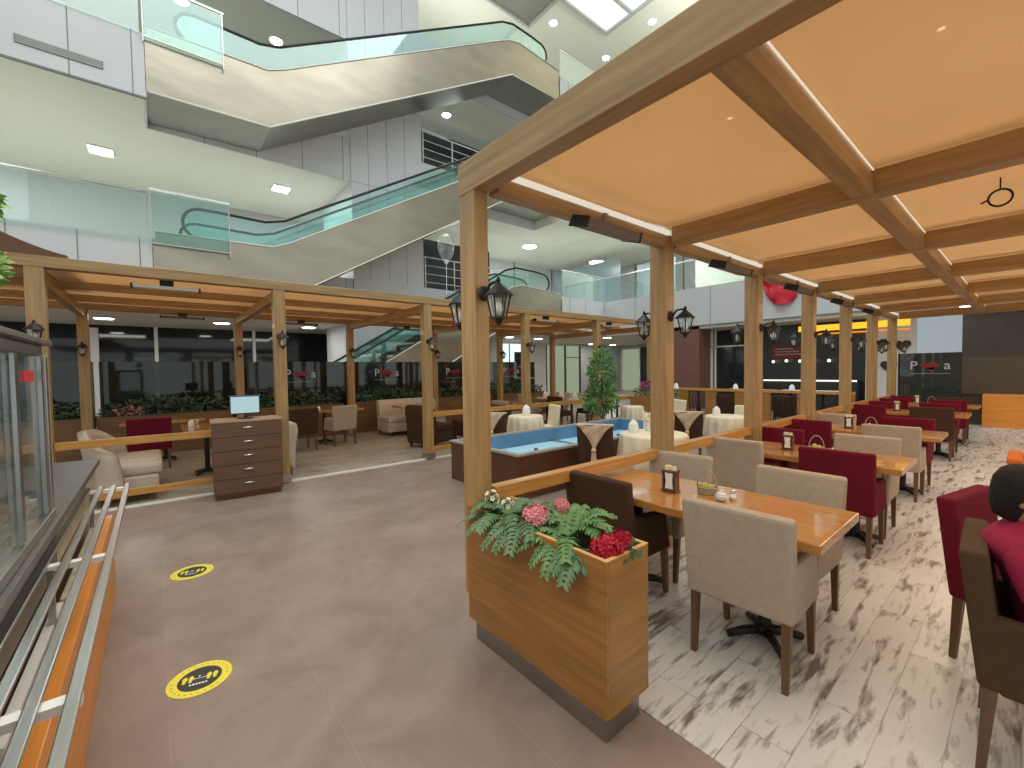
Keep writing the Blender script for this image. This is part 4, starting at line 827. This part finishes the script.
b.v=[tuple(hp@Vector(v)) for v in b.v]; b.build('eyes','paper',t)
b=MB().box(.086,.092,-.02,.02,-.062,-.055); b.v=[tuple(hp@Vector(v)) for v in b.v]; b.build('mouth','redprint',t)
b=MB(); P=[]
for (z,r_) in [(-.105,.055),(-.06,.074),(0,.084),(.045,.087),(.085,.077),(.108,.055),(.124,.02)]:
    row=[]
    for k in range(n+1):
        a=2*PI*k/n; face=max(0,math.cos(a)); cut=.0
        rr_=r_*(1.18 if math.cos(a)<0 else 1.1); zz=z
        if z<.045 and face>.1: zz=.045+.01*face
        row.append((rr_*math.cos(a)+ (.0),r_*.99*math.sin(a),zz+random.uniform(-.002,.002)))
    P.append(row)
b.grid(P); b.v=[tuple(hp@Vector(v)) for v in b.v]; b.build('hair','hair',t,solid=.008)
# shirt: shell around the torso with sleeves
b=MB(); P=[]
for (z,cx,rx,ry) in [(.46,.07,.13,.185),(.55,.05,.13,.18),(.66,.03,.13,.18),(.76,-.0,.13,.195),(.83,-.04,.13,.215),(.88,-.06,.12,.20),(.915,-.06,.09,.14),(.945,-.055,.066,.075),(.965,-.052,.058,.062)]:
    P.append([(cx+rx*math.cos(2*PI*k/24)*(1+.03*math.sin(k*2.1+z*20)),ry*math.sin(2*PI*k/24)*(1+.02*math.sin(k*1.7+z*13)),z) for k in range(25)])
b.grid(P); 
for s in (-1,1): b.tube([(-.05,s*.14,.855),(-.03,s*.20,.82),(0.0,s*.235,.74),(.04,s*.25,.66)],[.07,.075,.068,.062],12)
b.build('shirt','shirt',t)
b=MB()
for s in (-1,1): b.tube([(.05,s*.09,.50),(.2,s*.10,.515),(.42,s*.11,.505),(.46,s*.11,.45),(.45,s*.11,.12)],[.10,.092,.075,.065,.05],12)
b.build('trousers','jeans',t)
for s in (-1,1):
    h=MB(); base=Vector((.40,s*.15,.775)); h.ball((.43,s*.145,.776),.036,10,1.2,.9,.45)
    for k in range(4):
        y=s*.145+(k-1.5)*.019; L_f=(.062,.072,.068,.052)[k]; h.tube([(.46,y,.778),(.46+L_f*.55,y,.782),(.46+L_f,y,.773)],[.0085,.008,.0065],7)
    h.tube([(.42,s*.12,.775),(.445,s*.098,.777),(.468,s*.09,.773)],[.010,.009,.007],7); h.build('hand','skin',t)
    MB().ball((.50,s*.115,.045),.05,10,1.9,.85,.8).build('shoe','dark',t)
# ================================================================ LIGHTS
def area(loc,size,power,col,rot=(0,0,0),sy=None):
    l=bpy.data.lights.new('area_light','AREA'); l.energy=power; l.color=col; l.shape='RECTANGLE'; l.size=size; l.size_y=sy or size; o=bpy.data.objects.new('area_light',l); C.objects.link(o); o.location=loc; o.rotation_euler=rot; return o
cool=(.93,1,.97); warm=(1,.84,.64)
area((-3.0,2.5,17.2),10,1050,cool,sy=14)                     # atrium roof lighting
for x,y,z,e in ((-16,-3,7.6,80),(-16,3.3,7.6,80),(-16,14,7.6,90),(-8,19,7.6,90),(-16,-2,12.0,28),(-16,9.5,12.0,60),(-16,9.5,7.6,70),(-15,15,17.2,60),(-16,2,17.2,25),(-10,17.2,7.6,110)): area((x,y,z),2,e,cool)
area((-8,17,14.7),3,260,(1,1,.9),(PI,0,0),10); area((-15.6,10,14.7),2,90,(1,1,.9),(PI,0,0),5)  # added upward fill for the top floor ceiling; no fixture stands there
for x,y in ((-15.5,-1),(-15.5,3.4),(-15.5,11),(-14,18.5),(-8,18.5),(-17,22)): area((x,y,3.1),1.5,45,(1,.95,.85))
for y in (2.5,4.5,6.4,8.3,10.3,12.2): area((-.6,y,2.60),1.2,12,warm); area((1.8,y,2.60),1.2,11,warm)
for y in (.2,2.6,5,7.4,9.7): area((-8.9,y,2.70),1.6,7,warm)
area((-2.2,-.35,2.6),1.6,22,warm)
w=bpy.data.worlds.new('world'); bpy.context.scene.world=w; w.use_nodes=True; w.node_tree.nodes['Background'].inputs[0].default_value=(.80,.86,.84,1); w.node_tree.nodes['Background'].inputs[1].default_value=.86
vs=bpy.context.scene.view_settings; vs.view_transform='Standard'; vs.look='None'; vs.gamma=1; vs.exposure=.18; vs.use_curve_mapping=False
